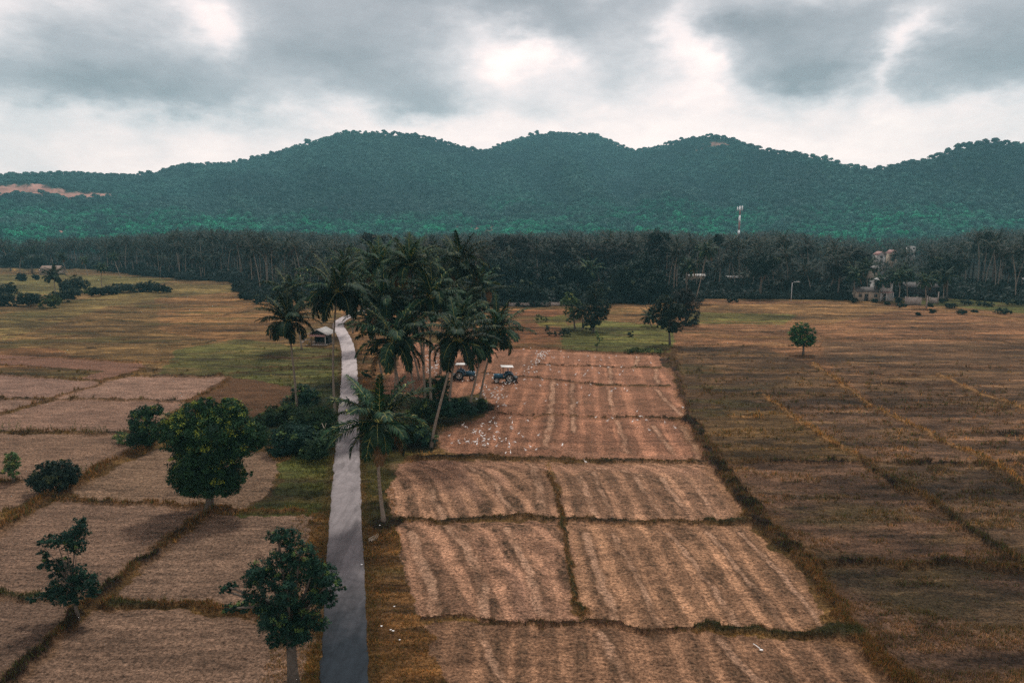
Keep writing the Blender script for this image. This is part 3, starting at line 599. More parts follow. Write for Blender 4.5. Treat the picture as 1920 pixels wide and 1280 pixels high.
# ------------------------------------------------------------------ hills
SKY = [(-900,330),(-400,318),(0,322),(60,323),(130,320),(200,324),(290,322),(330,307),(430,302),(500,287),(560,270),(600,257),(650,242),(700,245),(760,247),(800,252),(850,267),(905,279),(950,264),(1000,250),(1050,245),
       (1120,249),(1170,272),(1185,279),(1240,270),(1290,255),(1340,249),(1370,254),(1420,272),(1480,282),(1530,287),(1580,302),(1630,312),(1680,304),(1740,292),(1800,270),(1850,257),(1920,264),(2100,290),(2500,320),(3200,350)]
def px_az_el(px, py):
    d = Vector(ray(px, py)).normalized(); return math.atan2(d.x, d.y), math.asin(d.z)
def build_hills():
    sk = np.array([px_az_el(*p) for p in SKY])
    az = np.radians(np.linspace(-66, 66, 640)); R = np.linspace(760, 2300, 210)
    target = np.interp(az, sk[:, 0], np.tan(sk[:, 1]))
    A, RR = np.meshgrid(az, R); X, Y = RR * np.sin(A), RR * np.cos(A)
    foot = 900 + 160 * (fbm(A * 6, A * 0, 3, 5) - .5) * 2 - 90 * np.exp(-((A + .42) / .12) ** 2)
    ridge = 1560 + 260 * (fbm(A * 3.4 + 3, A * 0, 3, 9) - .5) * 2 + 120 * np.sin(A * 9)
    u = np.clip((RR - foot) / (ridge - foot), 0, 3)
    prof = np.where(u < 1, u ** 1.25 * (1 - .12 * np.sin(np.pi * u)), 1 - .8 * (u - 1))
    spur = (fbm(A * 17 + RR * .0012, RR * .0015, 4, 21) - .5)
    prof = prof * (1 + 1.0 * spur * np.clip(u * 2.2, 0, 1) * np.clip(1.35 - u, .3, 1) * 1.5) + .11 * (fbm(X * .006, Y * .006, 4, 22) - .5) * np.clip(u * 3, 0, 1)
    z = prof * 180 * (target[None] * 1560 + H) / 180
    TREE = 9.0
    for _ in range(3):
        ang = ((z + TREE - H) / RR).max(0); k = (target * 1560 + H) / (ang * 1560 + H)
        z = z * k[None]
    z = np.maximum(z, -40) - .6 * (u <= 0)
    pos = np.stack([X, Y, z], -1)
    # terraced earth cut into the slope on the left, small scars elsewhere
    scars = [(45,354,52,9,1),(150,364,48,6,1),(10,356,22,8,1),(1345,268,22,3,.8),(1310,278,5,3,.8),(1275,373,4,2,.8),(1288,377,9,1.3,.7),(116,431,4,4,.9),(905,425,34,5,.6),(860,425,12,4,.5),(700,440,22,6,.35)]
    T = np.zeros(X.shape)
    for sx, sy, rx, ry, wt in scars:
        a0, e0 = px_az_el(sx, sy); elv = np.arctan2(z - H + 3, RR)
        q = ((A - a0) * F / rx) ** 2 + ((elv - e0) * F / ry) ** 2 + (fbm(A * 160, RR * .05, 3, 33) - .5) * 1.4
        T = np.maximum(T, wt * sm(1.15, .75, q) * (u < 1.02) * (u > 0))
    z2 = z.copy(); st = np.round(z / 9) * 9; z2 = np.where(T > .9, st * .7 + z * .3, z); pos[..., 2] = z2
    floor = lin((44, 62, 52)); earth = lin((158, 116, 104)); olive = lin((104, 110, 72))
    cols = floor[None, None] * (1 - T[..., None]) + earth * T[..., None] * (.35 + 1.1 * fbm(A * 60, z * .45, 3, 34))[..., None]
    n, k = X.shape; i, j = np.meshgrid(np.arange(n - 1), np.arange(k - 1), indexing='ij')
    q = np.stack([i * k + j, i * k + j + 1, (i + 1) * k + j + 1, (i + 1) * k + j], -1).reshape(-1, 4)[:, ::-1]
    m = bpy.data.materials.new('forest floor'); m.use_nodes = True; t = NT(m.node_tree)
    b = t.n['Principled BSDF']; t.l.new(t.add('ShaderNodeAttribute', attribute_name='Col').outputs['Color'], b.inputs['Base Color']); b.inputs['Roughness'].default_value = 1; b.inputs['Specular IOR Level'].default_value = 0
    o = obj('hills', np_mesh('hills', pos.reshape(-1, 3), [q], m, cols.reshape(-1, 3), True)); tag(o, kind='structure')
    return az, R, z2, T, ridge[0]

def leaf_blob(nl, seed, leaf, radii=(1, 1, .8), lobes=9, colr=None):
    """a crown of leaf clumps round the origin: used for far forest crowns"""
    r = np.random.default_rng(seed)
    c = r.normal(size=(lobes, 3)); c /= np.linalg.norm(c, axis=1)[:, None]; c *= r.uniform(.25, .62, (lobes, 1)); c[:, 2] = np.abs(c[:, 2]) * .9 - .1
    rad = r.uniform(.36, .58, lobes); L = r.integers(0, lobes, nl)
    d = r.normal(size=(nl, 3)); d /= np.linalg.norm(d, axis=1)[:, None]; d[:, 2] = np.where(d[:, 2] < -.2, -d[:, 2], d[:, 2])
    p = c[L] + d * (rad[L] * r.uniform(.75, 1.06, nl))[:, None]
    nrm = d + r.normal(size=(nl, 3)) * .45; nrm /= np.linalg.norm(nrm, axis=1)[:, None]
    a = np.cross(nrm, r.normal(size=(nl, 3))); a /= np.linalg.norm(a, axis=1)[:, None]; b_ = np.cross(nrm, a)
    s = leaf * r.uniform(.6, 1.3, (nl, 1)); p = p * np.array(radii)
    V = np.stack([p - a * s, p - b_ * s * .6, p + a * s, p + b_ * s * .6], 1).reshape(-1, 3)
    q = np.arange(nl * 4).reshape(-1, 4)
    v = r.uniform(.55, 1.35, (nl, 1)); col = np.repeat(np.ones((nl, 3)) * v, 4, 0)
    return V, q, col

def gn_scatter(name, pts, scale, rot, protos, label_kind='stuff', extra=None):
    """many copies of a few crowns as one object (stuff)"""
    me = bpy.data.meshes.new(name); me.vertices.add(len(pts)); me.vertices.foreach_set('co', np.asarray(pts, np.float32).ravel())
    a = me.attributes.new('scl', 'FLOAT', 'POINT'); a.data.foreach_set('value', np.asarray(scale, np.float32))
    a = me.attributes.new('rot', 'FLOAT', 'POINT'); a.data.foreach_set('value', np.asarray(rot, np.float32))
    a = me.attributes.new('pick', 'INT', 'POINT'); a.data.foreach_set('value', rng.integers(0, len(protos), len(pts)).astype(np.int32))
    o = obj(name, me); tag(o, kind='stuff')
    ng = bpy.data.node_groups.new(name + ' scatter', 'GeometryNodeTree')
    ng.interface.new_socket('Geometry', in_out='INPUT', socket_type='NodeSocketGeometry'); ng.interface.new_socket('Geometry', in_out='OUTPUT', socket_type='NodeSocketGeometry')
    N = ng.nodes; Lk = ng.links; gi = N.new('NodeGroupInput'); go = N.new('NodeGroupOutput')
    coll = bpy.data.collections.new(name + ' kinds')
    for p_ in protos: coll.objects.link(p_)
    ci = N.new('GeometryNodeCollectionInfo'); ci.inputs['Collection'].default_value = coll
    ci.inputs['Separate Children'].default_value = True; ci.inputs['Reset Children'].default_value = True
    iop = N.new('GeometryNodeInstanceOnPoints')
    mtp = N.new('GeometryNodeMeshToPoints')
    Lk.new(gi.outputs[0], mtp.inputs[0]); Lk.new(mtp.outputs[0], iop.inputs['Points']); Lk.new(ci.outputs[0], iop.inputs['Instance'])
    iop.inputs['Pick Instance'].default_value = True
    def attr(nm, ty):
        n = N.new('GeometryNodeInputNamedAttribute'); n.data_type = ty; n.inputs[0].default_value = nm
        return n.outputs['Attribute']
    Lk.new(attr('pick', 'INT'), iop.inputs['Instance Index'])
    cx = N.new('ShaderNodeCombineXYZ'); Lk.new(attr('rot', 'FLOAT'), cx.inputs[2]); Lk.new(cx.outputs[0], iop.inputs['Rotation'])
    cs = N.new('ShaderNodeCombineXYZ'); sc = attr('scl', 'FLOAT')
    for i_ in range(3): Lk.new(sc, cs.inputs[i_])
    Lk.new(cs.outputs[0], iop.inputs['Scale'])
    Lk.new(iop.outputs[0], go.inputs[0])
    md = o.modifiers.new('scatter', 'NODES'); md.node_group = ng
    return o

def mat_forest():
    m = bpy.data.materials.new('hill forest leaves'); m.use_nodes = True; t = NT(m.node_tree)
    b = t.n['Principled BSDF']; b.inputs['Roughness'].default_value = .7; b.inputs['Specular IOR Level'].default_value = .15
    c = t.add('ShaderNodeAttribute', attribute_name='Col').outputs['Color']
    pos = t.add('ShaderNodeNewGeometry').outputs['Position']; rnd = t.add('ShaderNodeObjectInfo').outputs['Random']
    f1, _ = t.noise(pos, .006, 4, .6); f2, _ = t.noise(pos, .03, 3, .5)
    sp = t.add('ShaderNodeSeparateXYZ', {0: pos})
    low = t.add('ShaderNodeMapRange', {0: t.m('MULTIPLY_ADD', f1, 170.0, sp.outputs[2]), 1: 145.0, 2: 108.0, 3: 0.0, 4: 1.0}).outputs[0]
    grn = t.m('MULTIPLY', low, t.add('ShaderNodeMapRange', {0: f2, 1: .38, 2: .6, 3: .15, 4: 1.0}).outputs[0])
    col = t.mix(rnd, (.010, .055, .050, 1), (.044, .140, .112, 1))
    f6, _ = t.noise(t.vm('MULTIPLY', pos, (1.0, .45, 1.6)), .0052, 6, .66); col = t.mix(t.add('ShaderNodeMapRange', {0: f6, 1: .46, 2: .56, 3: 0., 4: .9}).outputs[0], col, (.004, .026, .030, 1))  # dark down-slope patches: shaded hill folds painted into the leaf colour
    f7, _ = t.noise(t.vm('MULTIPLY', pos, (1.0, .5, 1.6)), .011, 5, .66); col = t.mix(t.add('ShaderNodeMapRange', {0: f7, 1: .54, 2: .64, 3: 0., 4: .65}).outputs[0], col, (.075, .185, .15, 1))
    col = t.mix(t.add('ShaderNodeMapRange', {0: f1, 1: .45, 2: .62, 3: 0., 4: .5}).outputs[0], col, (.045, .085, .078, 1))
    col = t.mix(grn, col, t.mix(rnd, (.002, .13, .075, 1), (.008, .30, .14, 1)))
    t.l.new(t.vm('MULTIPLY', col, c), b.inputs['Base Color'])
    return m

def build_forest():
    az, R, z, T, ridge = build_hills()
    M = mat_forest(); protos = []
    for s in range(6):
        V, q, c = leaf_blob(420, 300 + s, .17, (1, 1, .78 + .1 * (s % 3)), 8 + s)
        V[:, 2] += .25
        protos.append(bpy.data.objects.new('forest_crown', np_mesh('forest_crown', V, [q], M, c)))
    # jittered grid over the slopes that face the camera, and over the flat foot
    g = 7.4; xs = np.arange(-2000, 2000, g); ys = np.arange(560, 2050, g)
    X, Y = np.meshgrid(xs, ys); X = X + rng.uniform(-3.4, 3.4, X.shape); Y = Y + rng.uniform(-3.4, 3.4, Y.shape); X, Y = X.ravel(), Y.ravel()
    A = np.arctan2(X, Y); RR = np.hypot(X, Y)
    ok = (np.abs(A) < math.radians(44)) & (RR > 590) & (RR < np.interp(A, az, ridge) + 90)
    X, Y, A, RR = X[ok], Y[ok], A[ok], RR[ok]
    ia = np.clip((A - az[0]) / (az[1] - az[0]), 0, len(az) - 1.01); ir = np.clip((RR - R[0]) / (R[1] - R[0]), 0, len(R) - 1.01)
    a0, r0 = ia.astype(int), ir.astype(int); fa, fr = ia - a0, ir - r0
    def bil(Q): return (Q[r0, a0] * (1 - fa) + Q[r0, a0 + 1] * fa) * (1 - fr) + (Q[r0 + 1, a0] * (1 - fa) + Q[r0 + 1, a0 + 1] * fa) * fr
    Z = bil(z); TT = bil(T); Z = np.where(RR < 770, 0, np.maximum(Z, 0))
    keep = rng.random(len(X)) > TT * 1.3
    keep &= rng.random(len(X)) < .96
    X, Y, Z, RR = X[keep], Y[keep], Z[keep], RR[keep]
    big = rng.random(len(X)); s = 3.4 + 3.6 * rng.random(len(X)) ** 1.6 + np.where(big > .97, 2.4, 0)
    lift = np.where(big > .97, 4, 2.0) + rng.uniform(-2.0, 2.6, len(X))
    s = np.where(Z < 2, s * .9, s)
    pts = np.stack([X, Y, Z + lift], 1)
    gn_scatter('hill_forest', pts, s, rng.uniform(0, 6.28, len(X)), protos)
    print('forest crowns', len(X))
    return az, R, z
HILL = build_forest()

# ------------------------------------------------------------------ coconut palms
def palm_crown_mesh(name, seed, nf=26, L=3.6, npairs=46, lw=.055, mature=1.0, yellow=.3, dead=0, tone=((12, 34, 29), (36, 64, 37), (150, 146, 84), (120, 94, 66))):
    r = np.random.default_rng(seed); Vs = []; Q = []; Cs = []; n0 = 0
    dark, mid, yel, brn = (lin(q) for q in tone)
    for i in range(nf):
        t_age = i / (nf - 1)
        a = i * 2.39996 + r.normal() * .25
        e0 = math.radians(80 - 106 * t_age ** .9 * mature + r.normal() * 8)
        droop = math.radians(46 + 50 * t_age + r.normal() * 12) if t_age > .05 else math.radians(32)
        fv = r.uniform(.5, 1.4) * (1.15 - .3 * t_age)  # random tone per frond; upper fronds also lightened as painted highlights
        if e0 < -.35: droop = min(droop, math.radians(86) + e0)
        Lf = L * (0.72 + .38 * math.sin(math.pi * min(1, t_age * 1.15 + .18))) * r.uniform(.9, 1.1)
        ns = 12; tt = np.linspace(0, 1, ns + 1); el = e0 - droop * tt ** 1.35
        ds = Lf / ns; az = a + .18 * r.normal() * tt
        step = np.stack([np.cos(el) * np.cos(az), np.cos(el) * np.sin(az), np.sin(el)], 1) * ds
        pts = np.vstack([[0, 0, 0], np.cumsum(step, 0)[:-1]]) + np.array([math.cos(a), math.sin(a), 0]) * .12
        T = step / ds
        side = np.stack([-np.sin(az), np.cos(az), 0 * az], 1); up = np.cross(side, T) * -1; up = np.where(up[:, 2:3] < 0, up, up)
        up = np.cross(T, side)
        # rachis
        rr = (.055 if npairs > 30 else .07) * (1 - .8 * tt); th = np.arange(3) * 2.094
        ring = pts[:, None] + rr[:, None, None] * (np.cos(th)[None, :, None] * side[:, None] + np.sin(th)[None, :, None] * up[:, None])
        V = ring.reshape(-1, 3); q = [[k * 3 + j, k * 3 + (j + 1) % 3, (k + 1) * 3 + (j + 1) % 3, (k + 1) * 3 + j] for k in range(ns) for j in range(3)]
        isdead = i >= nf - dead
        rc = (yel * .95) if not isdead else brn
        Vs.append(V); Q.append(np.array(q) + n0); Cs.append(np.tile(rc, (len(V), 1))); n0 += len(V)
        # leaflets
        u = np.linspace(.13, .995, npairs) + r.normal(size=npairs) * .004; u = np.clip(u, .1, 1)
        for sgn in (-1, 1):
            pb = np.stack([np.interp(u, tt, pts[:, c]) for c in range(3)], 1)
            Tb = np.stack([np.interp(u, tt, T[:, c]) for c in range(3)], 1); Sb = np.stack([np.interp(u, tt, side[:, c]) for c in range(3)], 1) * sgn
            ub = np.stack([np.interp(u, tt, up[:, c]) for c in range(3)], 1)
            ll = (.28 + .74 * np.sin(np.pi * np.clip(u * .9 + .08, 0, 1)) ** .8) * L / 4.4 * r.uniform(.82, 1.12, npairs)
            dirr = Sb * .9 + Tb * (.55 + .6 * u)[:, None] + ub * r.normal(.12, .22, (npairs, 1)) + r.normal(size=(npairs, 3)) * .10
            dirr /= np.linalg.norm(dirr, axis=1)[:, None]
            g = np.array([0, 0, -1.0])
            d2 = dirr + g * r.uniform(.55, 1.15, (npairs, 1)); d2 /= np.linalg.norm(d2, axis=1)[:, None]
            p1 = pb + dirr * (ll * .5)[:, None]; p2 = p1 + d2 * (ll * .5)[:, None]
            wv = np.cross(dirr, ub + .4 * Tb); wv /= np.linalg.norm(wv, axis=1)[:, None] + 1e-9; w = lw * r.uniform(.8, 1.2, (npairs, 1))
            V = np.stack([pb - wv * w * .6, pb + wv * w * .6, p1 + wv * w, p1 - wv * w, p2 + wv * w * .12, p2 - wv * w * .12], 1).reshape(-1, 3)
            k = np.arange(npairs)[:, None] * 6
            q = np.vstack([k + [0, 1, 2, 3], k + [3, 2, 4, 5]])
            f = np.clip(r.normal(.45 + yellow * .3 * t_age, .25, npairs), 0, 1)[:, None]
            col = dark * (1 - f) + mid * f; y = (r.random((npairs, 1)) < yellow * .16) * r.uniform(.2, .7, (npairs, 1)); col = col * (1 - y) + yel * y
            if isdead: col = np.tile(brn, (npairs, 1)) * r.uniform(.5, 1.1, (npairs, 1))
            cc = np.repeat(col * fv, 6, 0)
            Vs.append(V); Q.append(q + n0); Cs.append(cc); n0 += len(V)
    return np_mesh(name, np.vstack(Vs), [np.vstack(Q)], M_PALM, np.vstack(Cs))
def trunk_mesh(name, dx, dy, h, r0=.2, r1=.12, bend=.0, n=7, curve=None):
    t = np.linspace(0, 1, 14)
    s = np.sin(math.pi * t) * bend
    off = t ** 1.25
    pts = np.stack([dx * off + s, dy * off, h * t], 1); pts[0, 2] = -.25
    rad = r1 + (r0 - r1) * (1 - t) ** 1.2 + r0 * .55 * np.exp(-t * 22)
    mb = MB(); mb.tube(pts, rad, n)
    return np_mesh(name, np.vstack(mb.v), [np.vstack(x) for x in (mb.f3, mb.f4) if x], M_TRUNK, None, True)
FAR_TONE = ((10, 24, 22), (30, 44, 34), (110, 100, 78), (72, 56, 46))
CROWN_HI = [palm_crown_mesh('crown', 40 + i, 31, 4.7, 52, .060, (1.0, .92, 1.08, .98, 1.03, .9)[i], (.35, .2, .4, .3, .15, .5)[i], (2, 0, 1, 0, 1, 3)[i]) for i in range(6)]
CROWN_MID = [palm_crown_mesh('crown', 60 + i, 19, 4.9, 20, .075, (1.0, .9, .84, .96)[i], (.5, .35, .6, .3)[i], (1, 0, 2, 1)[i], FAR_TONE) for i in range(4)]
def nut_mesh():
    mb = MB(); r = np.random.default_rng(3)
    for i in range(11):
        a = r.uniform(0, 6.28); mb.ell((math.cos(a) * .3, math.sin(a) * .3, -.15 - r.uniform(0, .35)), (.13, .13, .16), 6, 4)
    return np_mesh('coconuts', np.vstack(mb.v), [np.vstack(mb.f4)], M_NUT, None, True)
NUTS = nut_mesh()
# main grove: crown centre (photo), foot (photo), size, crown kind, label
PALMS = [
 ((712, 792), (720, 978), 1.02, 0, 'nearest coconut palm, short trunk on shaded ground, fronds reaching over the road'),
 ((543, 603), (557, 762), .86, 1, 'coconut palm left of the road standing in the dark bushes'),
 ((545, 548), (566, 655), 1.0, 2, 'coconut palm left of the hut, behind the palm in the bushes'),
 ((632, 548), (629, 782), 1.06, 3, 'very tall thin coconut palm at the left edge of the road'),
 ((740, 640), (737, 806), 1.08, 2, 'heavy-headed coconut palm right of the road, directly behind the nearest palm'),
 ((858, 640), (808, 838), .92, 4, 'coconut palm with a strongly leaning trunk rooted at the edge of the egret field'),
 ((931, 625), (900, 752), 1.0, 1, 'rightmost coconut palm of the grove, in front of the tractor with the white roof'),
 ((768, 500), (798, 766), .9, 5, 'tall coconut palm with upright fronds topping the middle of the grove'),
 ((812, 558), (810, 780), .9, 3, 'coconut palm with a straight upright trunk in the middle of the bush clump'),
 ((862, 495), (838, 722), .98, 0, 'tallest coconut palm at the right of the grove, its crown against the far trees'),
 ((881, 572), (831, 742), .92, 2, 'coconut palm behind the leaning one, trunk slanting out of the bushes'),
 ((722, 560), (752, 742), 1.0, 4, 'coconut palm beside the road bend with arching fronds over the grass'),
 ((712, 500), (742, 690), 1.05, 5, 'coconut palm at the left of the grove top, beyond the road bend'),
 ((862, 600), (842, 770), .72, 5, 'thin coconut palm leaning beside the strongly slanted trunk'),
 ((905, 655), (879, 768), .55, 3, 'young coconut palm leaning out at the right foot of the bushes'),
 ((690, 540), (706, 655), 1.0, 1, 'coconut palm behind the road bend with its crown hiding the road end'),
 ((800, 505), (795, 690), .95, 3, 'slim coconut palm between the two tallest crowns of the grove'),
 ((650, 500), (662, 625), 1.0, 0, 'coconut palm over the road bend, behind the very tall thin one'),
 ((742, 560), (786, 712), .9, 0, 'coconut palm hidden in the thick of the grove, left of the tall upright crown'),
 ((828, 530), (826, 700), 1.0, 1, 'coconut palm whose crown fills the gap left of the tallest crown'),
 ((758, 600), (776, 735), .95, 2, 'low-crowned coconut palm in the heart of the grove over the bushes'),
 ((898, 540), (872, 668), .95, 5, 'coconut palm at the right back of the grove against the dark wood'),
 ((680, 500), (684, 600), 1.05, 2, 'coconut palm farthest back over the road bend'),
 ((700, 600), (718, 712), .85, 3, 'lower coconut palm at the left of the grove above the roadside grass'),
]
def palm(foot, crown_p, size, kind, label, group=None, nuts=True, hi=True):
    bx, by = foot; root = empty('coconut_palm', (bx, by, 0))
    tag(root, label, 'palm tree', group)
    c = crown_p - Vector((bx, by, 0))
    bend = random.uniform(-.35, .35)
    obj('trunk', trunk_mesh('trunk', c.x, c.y, c.z, .17, .105, bend), root)
    cr = obj('crown', (CROWN_HI if hi else CROWN_MID)[kind], root); cr.location = c; cr.scale = (size,) * 3; cr.rotation_euler = (c.y * -.02, c.x * .03, random.uniform(0, 6.28))
    if nuts:
        nu = obj('coconuts', NUTS, root); nu.location = c + Vector((0, 0, -.05))
    return root
for cp, fp, size, kind, label in PALMS:
    f = G(*fp); c, _ = P(*cp, f[1]); c.y += random.uniform(-.6, .6)
    palm(f, c, size * (.95 if fp[1] > 900 else 1.14), kind, label, 'coconut palms round the road')
# single palms out in the left fields and by the centre trees
ODD = [((100,518),(104,556),.75,1,'coconut palm with pale drooping fronds among the bushes at the far left'),
       ((1088,583),(1092,618),.52,2,'young coconut palm between the pale green tree and the dark bushy tree'),
       ((1105,508),(1110,560),.9,3,'pale-fronded coconut palm standing in front of the dark wood in the centre'),
       ((191,503),(192,541),.5,0,'short dark coconut palm on a thin trunk in the far left pasture'),
       ((1218,595),(1222,612),.5,1,'low young palm at the left foot of the tree clump right of centre'),
       ((116,482),(128,519),.6,0,'dark coconut palm with a pale leaning trunk right beside the farmhouse at the far left'),
       ((158,488),(165,517),.5,2,'coconut palm with a slanting pale trunk right of the farmhouse palm'),
       ((212,482),(226,521),.55,3,'coconut palm leaning left just off the left end of the long grove'),
       ((40,478),(38,516),.62,5,'brownish palm at the far left before the pale pasture strip'),
       ((10,470),(10,500),.6,1,'coconut palm against the green foothill at the very left edge'),
       ((62,470),(60,503),.6,4,'coconut palm with a pale straight trunk against the green foothill left of the farmhouse'),
       ((1604,515),(1601,563),.75,2,'coconut palm at the left corner of the cream village house'),
       ((1652,528),(1648,565),.6,4,'coconut palm between the cream house and the white house in the village'),
       ((1686,520),(1684,566),.7,1,'coconut palm right of the white village house, over the yard path'),
       ((1625,505),(1628,556),.8,5,'coconut palm rising behind the roof of the cream village house'),
       ((1700,512),(1702,562),.75,3,'coconut palm over the left end of the dark shelter'),
       ((1770,520),(1768,566),.75,0,'coconut palm right of the dark shelter in the village'),
       ((1292,500),(1288,563),.8,2,'coconut palm hiding the left end of the low white-roofed house'),
       ((1735,527),(1737,577),.62,2,'coconut palm in front of the grey walled yard on the far right'),
       ((1325,472),(1304,566),.75,0,'coconut palm with a long pale slanting trunk near the low white-roofed house')]
for cp, fp, size, kind, label in ODD:
    f = G(*fp); c, _ = P(*cp, f[1]); palm(f, c, size * 1.25, kind, label, 'single coconut palms', nuts=False, hi=True)

TR_FAR = [trunk_mesh('trunk', dx, dy, 15.0, .17, .11, b, 5) for dx, dy, b in ((.2,0,.1),(1.6,.4,-.5),(-1.4,.3,.4),(.5,-.6,-.3),(-2.6,0,.6),(2.4,.5,-.4))]
TR_TOP = [(.2,0),(1.6,.4),(-1.4,.3),(.5,-.6),(-2.6,0),(2.4,.5)]
def on_edge(px):
    xs = [p[0] for p in EDGE_PX]; return np.interp(px, xs, [p[1] for p in EDGE_PX])
def to_px(X, Y, Z=0.0):
    d = (X, Y, Z - H); dep = Y * CP - (Z - H) * SP * 1.0
    up = Y * SP + (Z - H) * CP
    return 960 + F * X / dep, 640 - F * up / dep
def build_groves():
    hs = lambda px: float(np.interp(px, [0,170,300,390,560,640,760,900,1230,1330,1450,1560,1640,1720,1790,1850,1910,2000], [.66,.8,.96,1.12,1.02,.92,.9,.96,1.08,.92,1.06,.84,.70,.74,.95,1.15,1.05,.85]))
    pts = []
    g = 6.6
    for yy in np.arange(200, 640, g):
        for xx in np.arange(-560, 560, g):
            x, y = xx + random.uniform(-2.4, 2.4), yy + random.uniform(-2.4, 2.4)
            px, py = to_px(x, y)
            if px < -140 or px > 2060: continue
            e = float(edge_y(np.array(x), np.array(y))); d = math.hypot(x, y) - e
            if d < 1: continue
            if 905 < px < 1245 and d < 34: continue             # broadleaf wood stands here
            if 1590 < px < 1835 and d < 42: continue             # houses
            if 1275 < px < 1370 and d < 16: continue
            if px < 60 and random.random() < .5: continue
            if 60 <= px < 190 and (random.random() < .62 if d < 60 else random.random() < .3): continue
            if 1460 < px < 1900 and d > 60 and random.random() < .35: continue
            if random.random() < .12: continue
            pts.append((d, x, y, px))
    pts.sort(); front = pts[:270]; rest = pts[270:]
    names = [(0, 620, 'coconut palm in the long dark grove behind the left fields', 'palms of the left grove'),
             (620, 1250, 'coconut palm in the dark grove behind the road bend and the centre wood', 'palms behind the centre'),
             (1250, 1640, 'coconut palm in the grove right of the dark wood, left of the village houses', 'palms of the right grove'),
             (1640, 3000, 'coconut palm in the grove around and beyond the village on the far right', 'palms round the village')]
    for d, x, y, px in front:
        hh = random.uniform(5.5, 15.5) if random.random() < .8 else random.uniform(13.5, 17.5)
        if 1380 < px < 1560 and d < 12: hh *= random.uniform(.5, .85)
        hh *= hs(px) * (1.04 if hh > 12 else 1)
        k = random.randrange(6); sc = hh / 15.0; rz = random.uniform(0, 6.28)
        lab, grp = next((l, g_) for a, b, l, g_ in names if px < b)
        zone = next(z_ for b_, z_ in ((200, 'by the farmhouse'), (350, 'at the left end of the long grove'), (470, 'behind the left fields'), (620, 'behind the two palms left of the road'), (760, 'behind the road bend'),
            (910, 'left of the dark wood'), (1080, 'over the left half of the dark wood'), (1250, 'over the right half of the dark wood'), (1340, 'by the low white-roofed house'), (1440, 'in front of the mobile phone mast'), (1540, 'beside the street lamp'), (1640, 'left of the cream village house'),
            (1760, 'above the village houses'), (1850, 'right of the village'), (9999, 'at the right edge of the photo')) if px < b_)
        lab = ('tall' if hh > 13.8 else 'lower') + (' palm on the field edge ' if d < 9 else ' palm set back ') + zone
        root = empty('coconut_palm', (x, y, 0), rz); tag(root, lab, 'palm tree', grp)
        tr = obj('trunk', TR_FAR[k], root); tr.scale = (1, 1, sc)
        c = obj('crown', CROWN_MID[random.randrange(4)], root); c.location = (TR_TOP[k][0], TR_TOP[k][1], hh); s = random.uniform(.85, 1.15); c.scale = (s, s, s); c.rotation_euler = (random.uniform(-.12, .12), random.uniform(-.12, .12), random.uniform(0, 6.28))
    # the mass of crowns behind: one object
    protos = []
    for k in range(4):
        hh = (13, 15, 11, 14)[k]; c = palm_crown_mesh('grove_palm', 90 + k, 16, 4.6, 10, .15, (1, .9, .84, .95)[k], .45, 1, FAR_TONE)
        protos.append((c, hh))
    ps = []
    for c, hh in protos:
        n = len(c.vertices); V = np.empty(n * 3, np.float32); c.vertices.foreach_get('co', V); V = V.reshape(-1, 3); V[:, 2] += hh
        cc = np.empty(n * 4, np.float32); c.color_attributes['Col'].data.foreach_get('color', cc)
        fq = np.empty(len(c.loops), np.int32); c.loops.foreach_get('vertex_index', fq); fq = fq.reshape(-1, 4)
        mb = MB(); mb.tube([(0, 0, -.2), (.3, 0, hh / 2), (0, 0, hh)], [.2, .14, .1], 4, cap=False)
        tv = np.vstack(mb.v); tq = np.vstack(mb.f4)
        ps.append(bpy.data.objects.new('grove_palm', np_mesh('grove_palm', np.vstack([V, tv]), [fq, tq + n], M_PALM, np.vstack([cc.reshape(-1, 4)[:, :3], np.tile([.016, .016, .015], (len(tv), 1))]))))
    pr = np.array([(x, y, 0) for d, x, y, px in rest]); sc = np.array([random.uniform(.7, 1.18) * (.9 if d > 80 else 1) * hs(px) for d, x, y, px in rest])
    gn_scatter('palm_grove', pr, sc, rng.uniform(0, 6.28, len(pr)), ps)
    print('grove', len(front), len(rest))
build_groves()

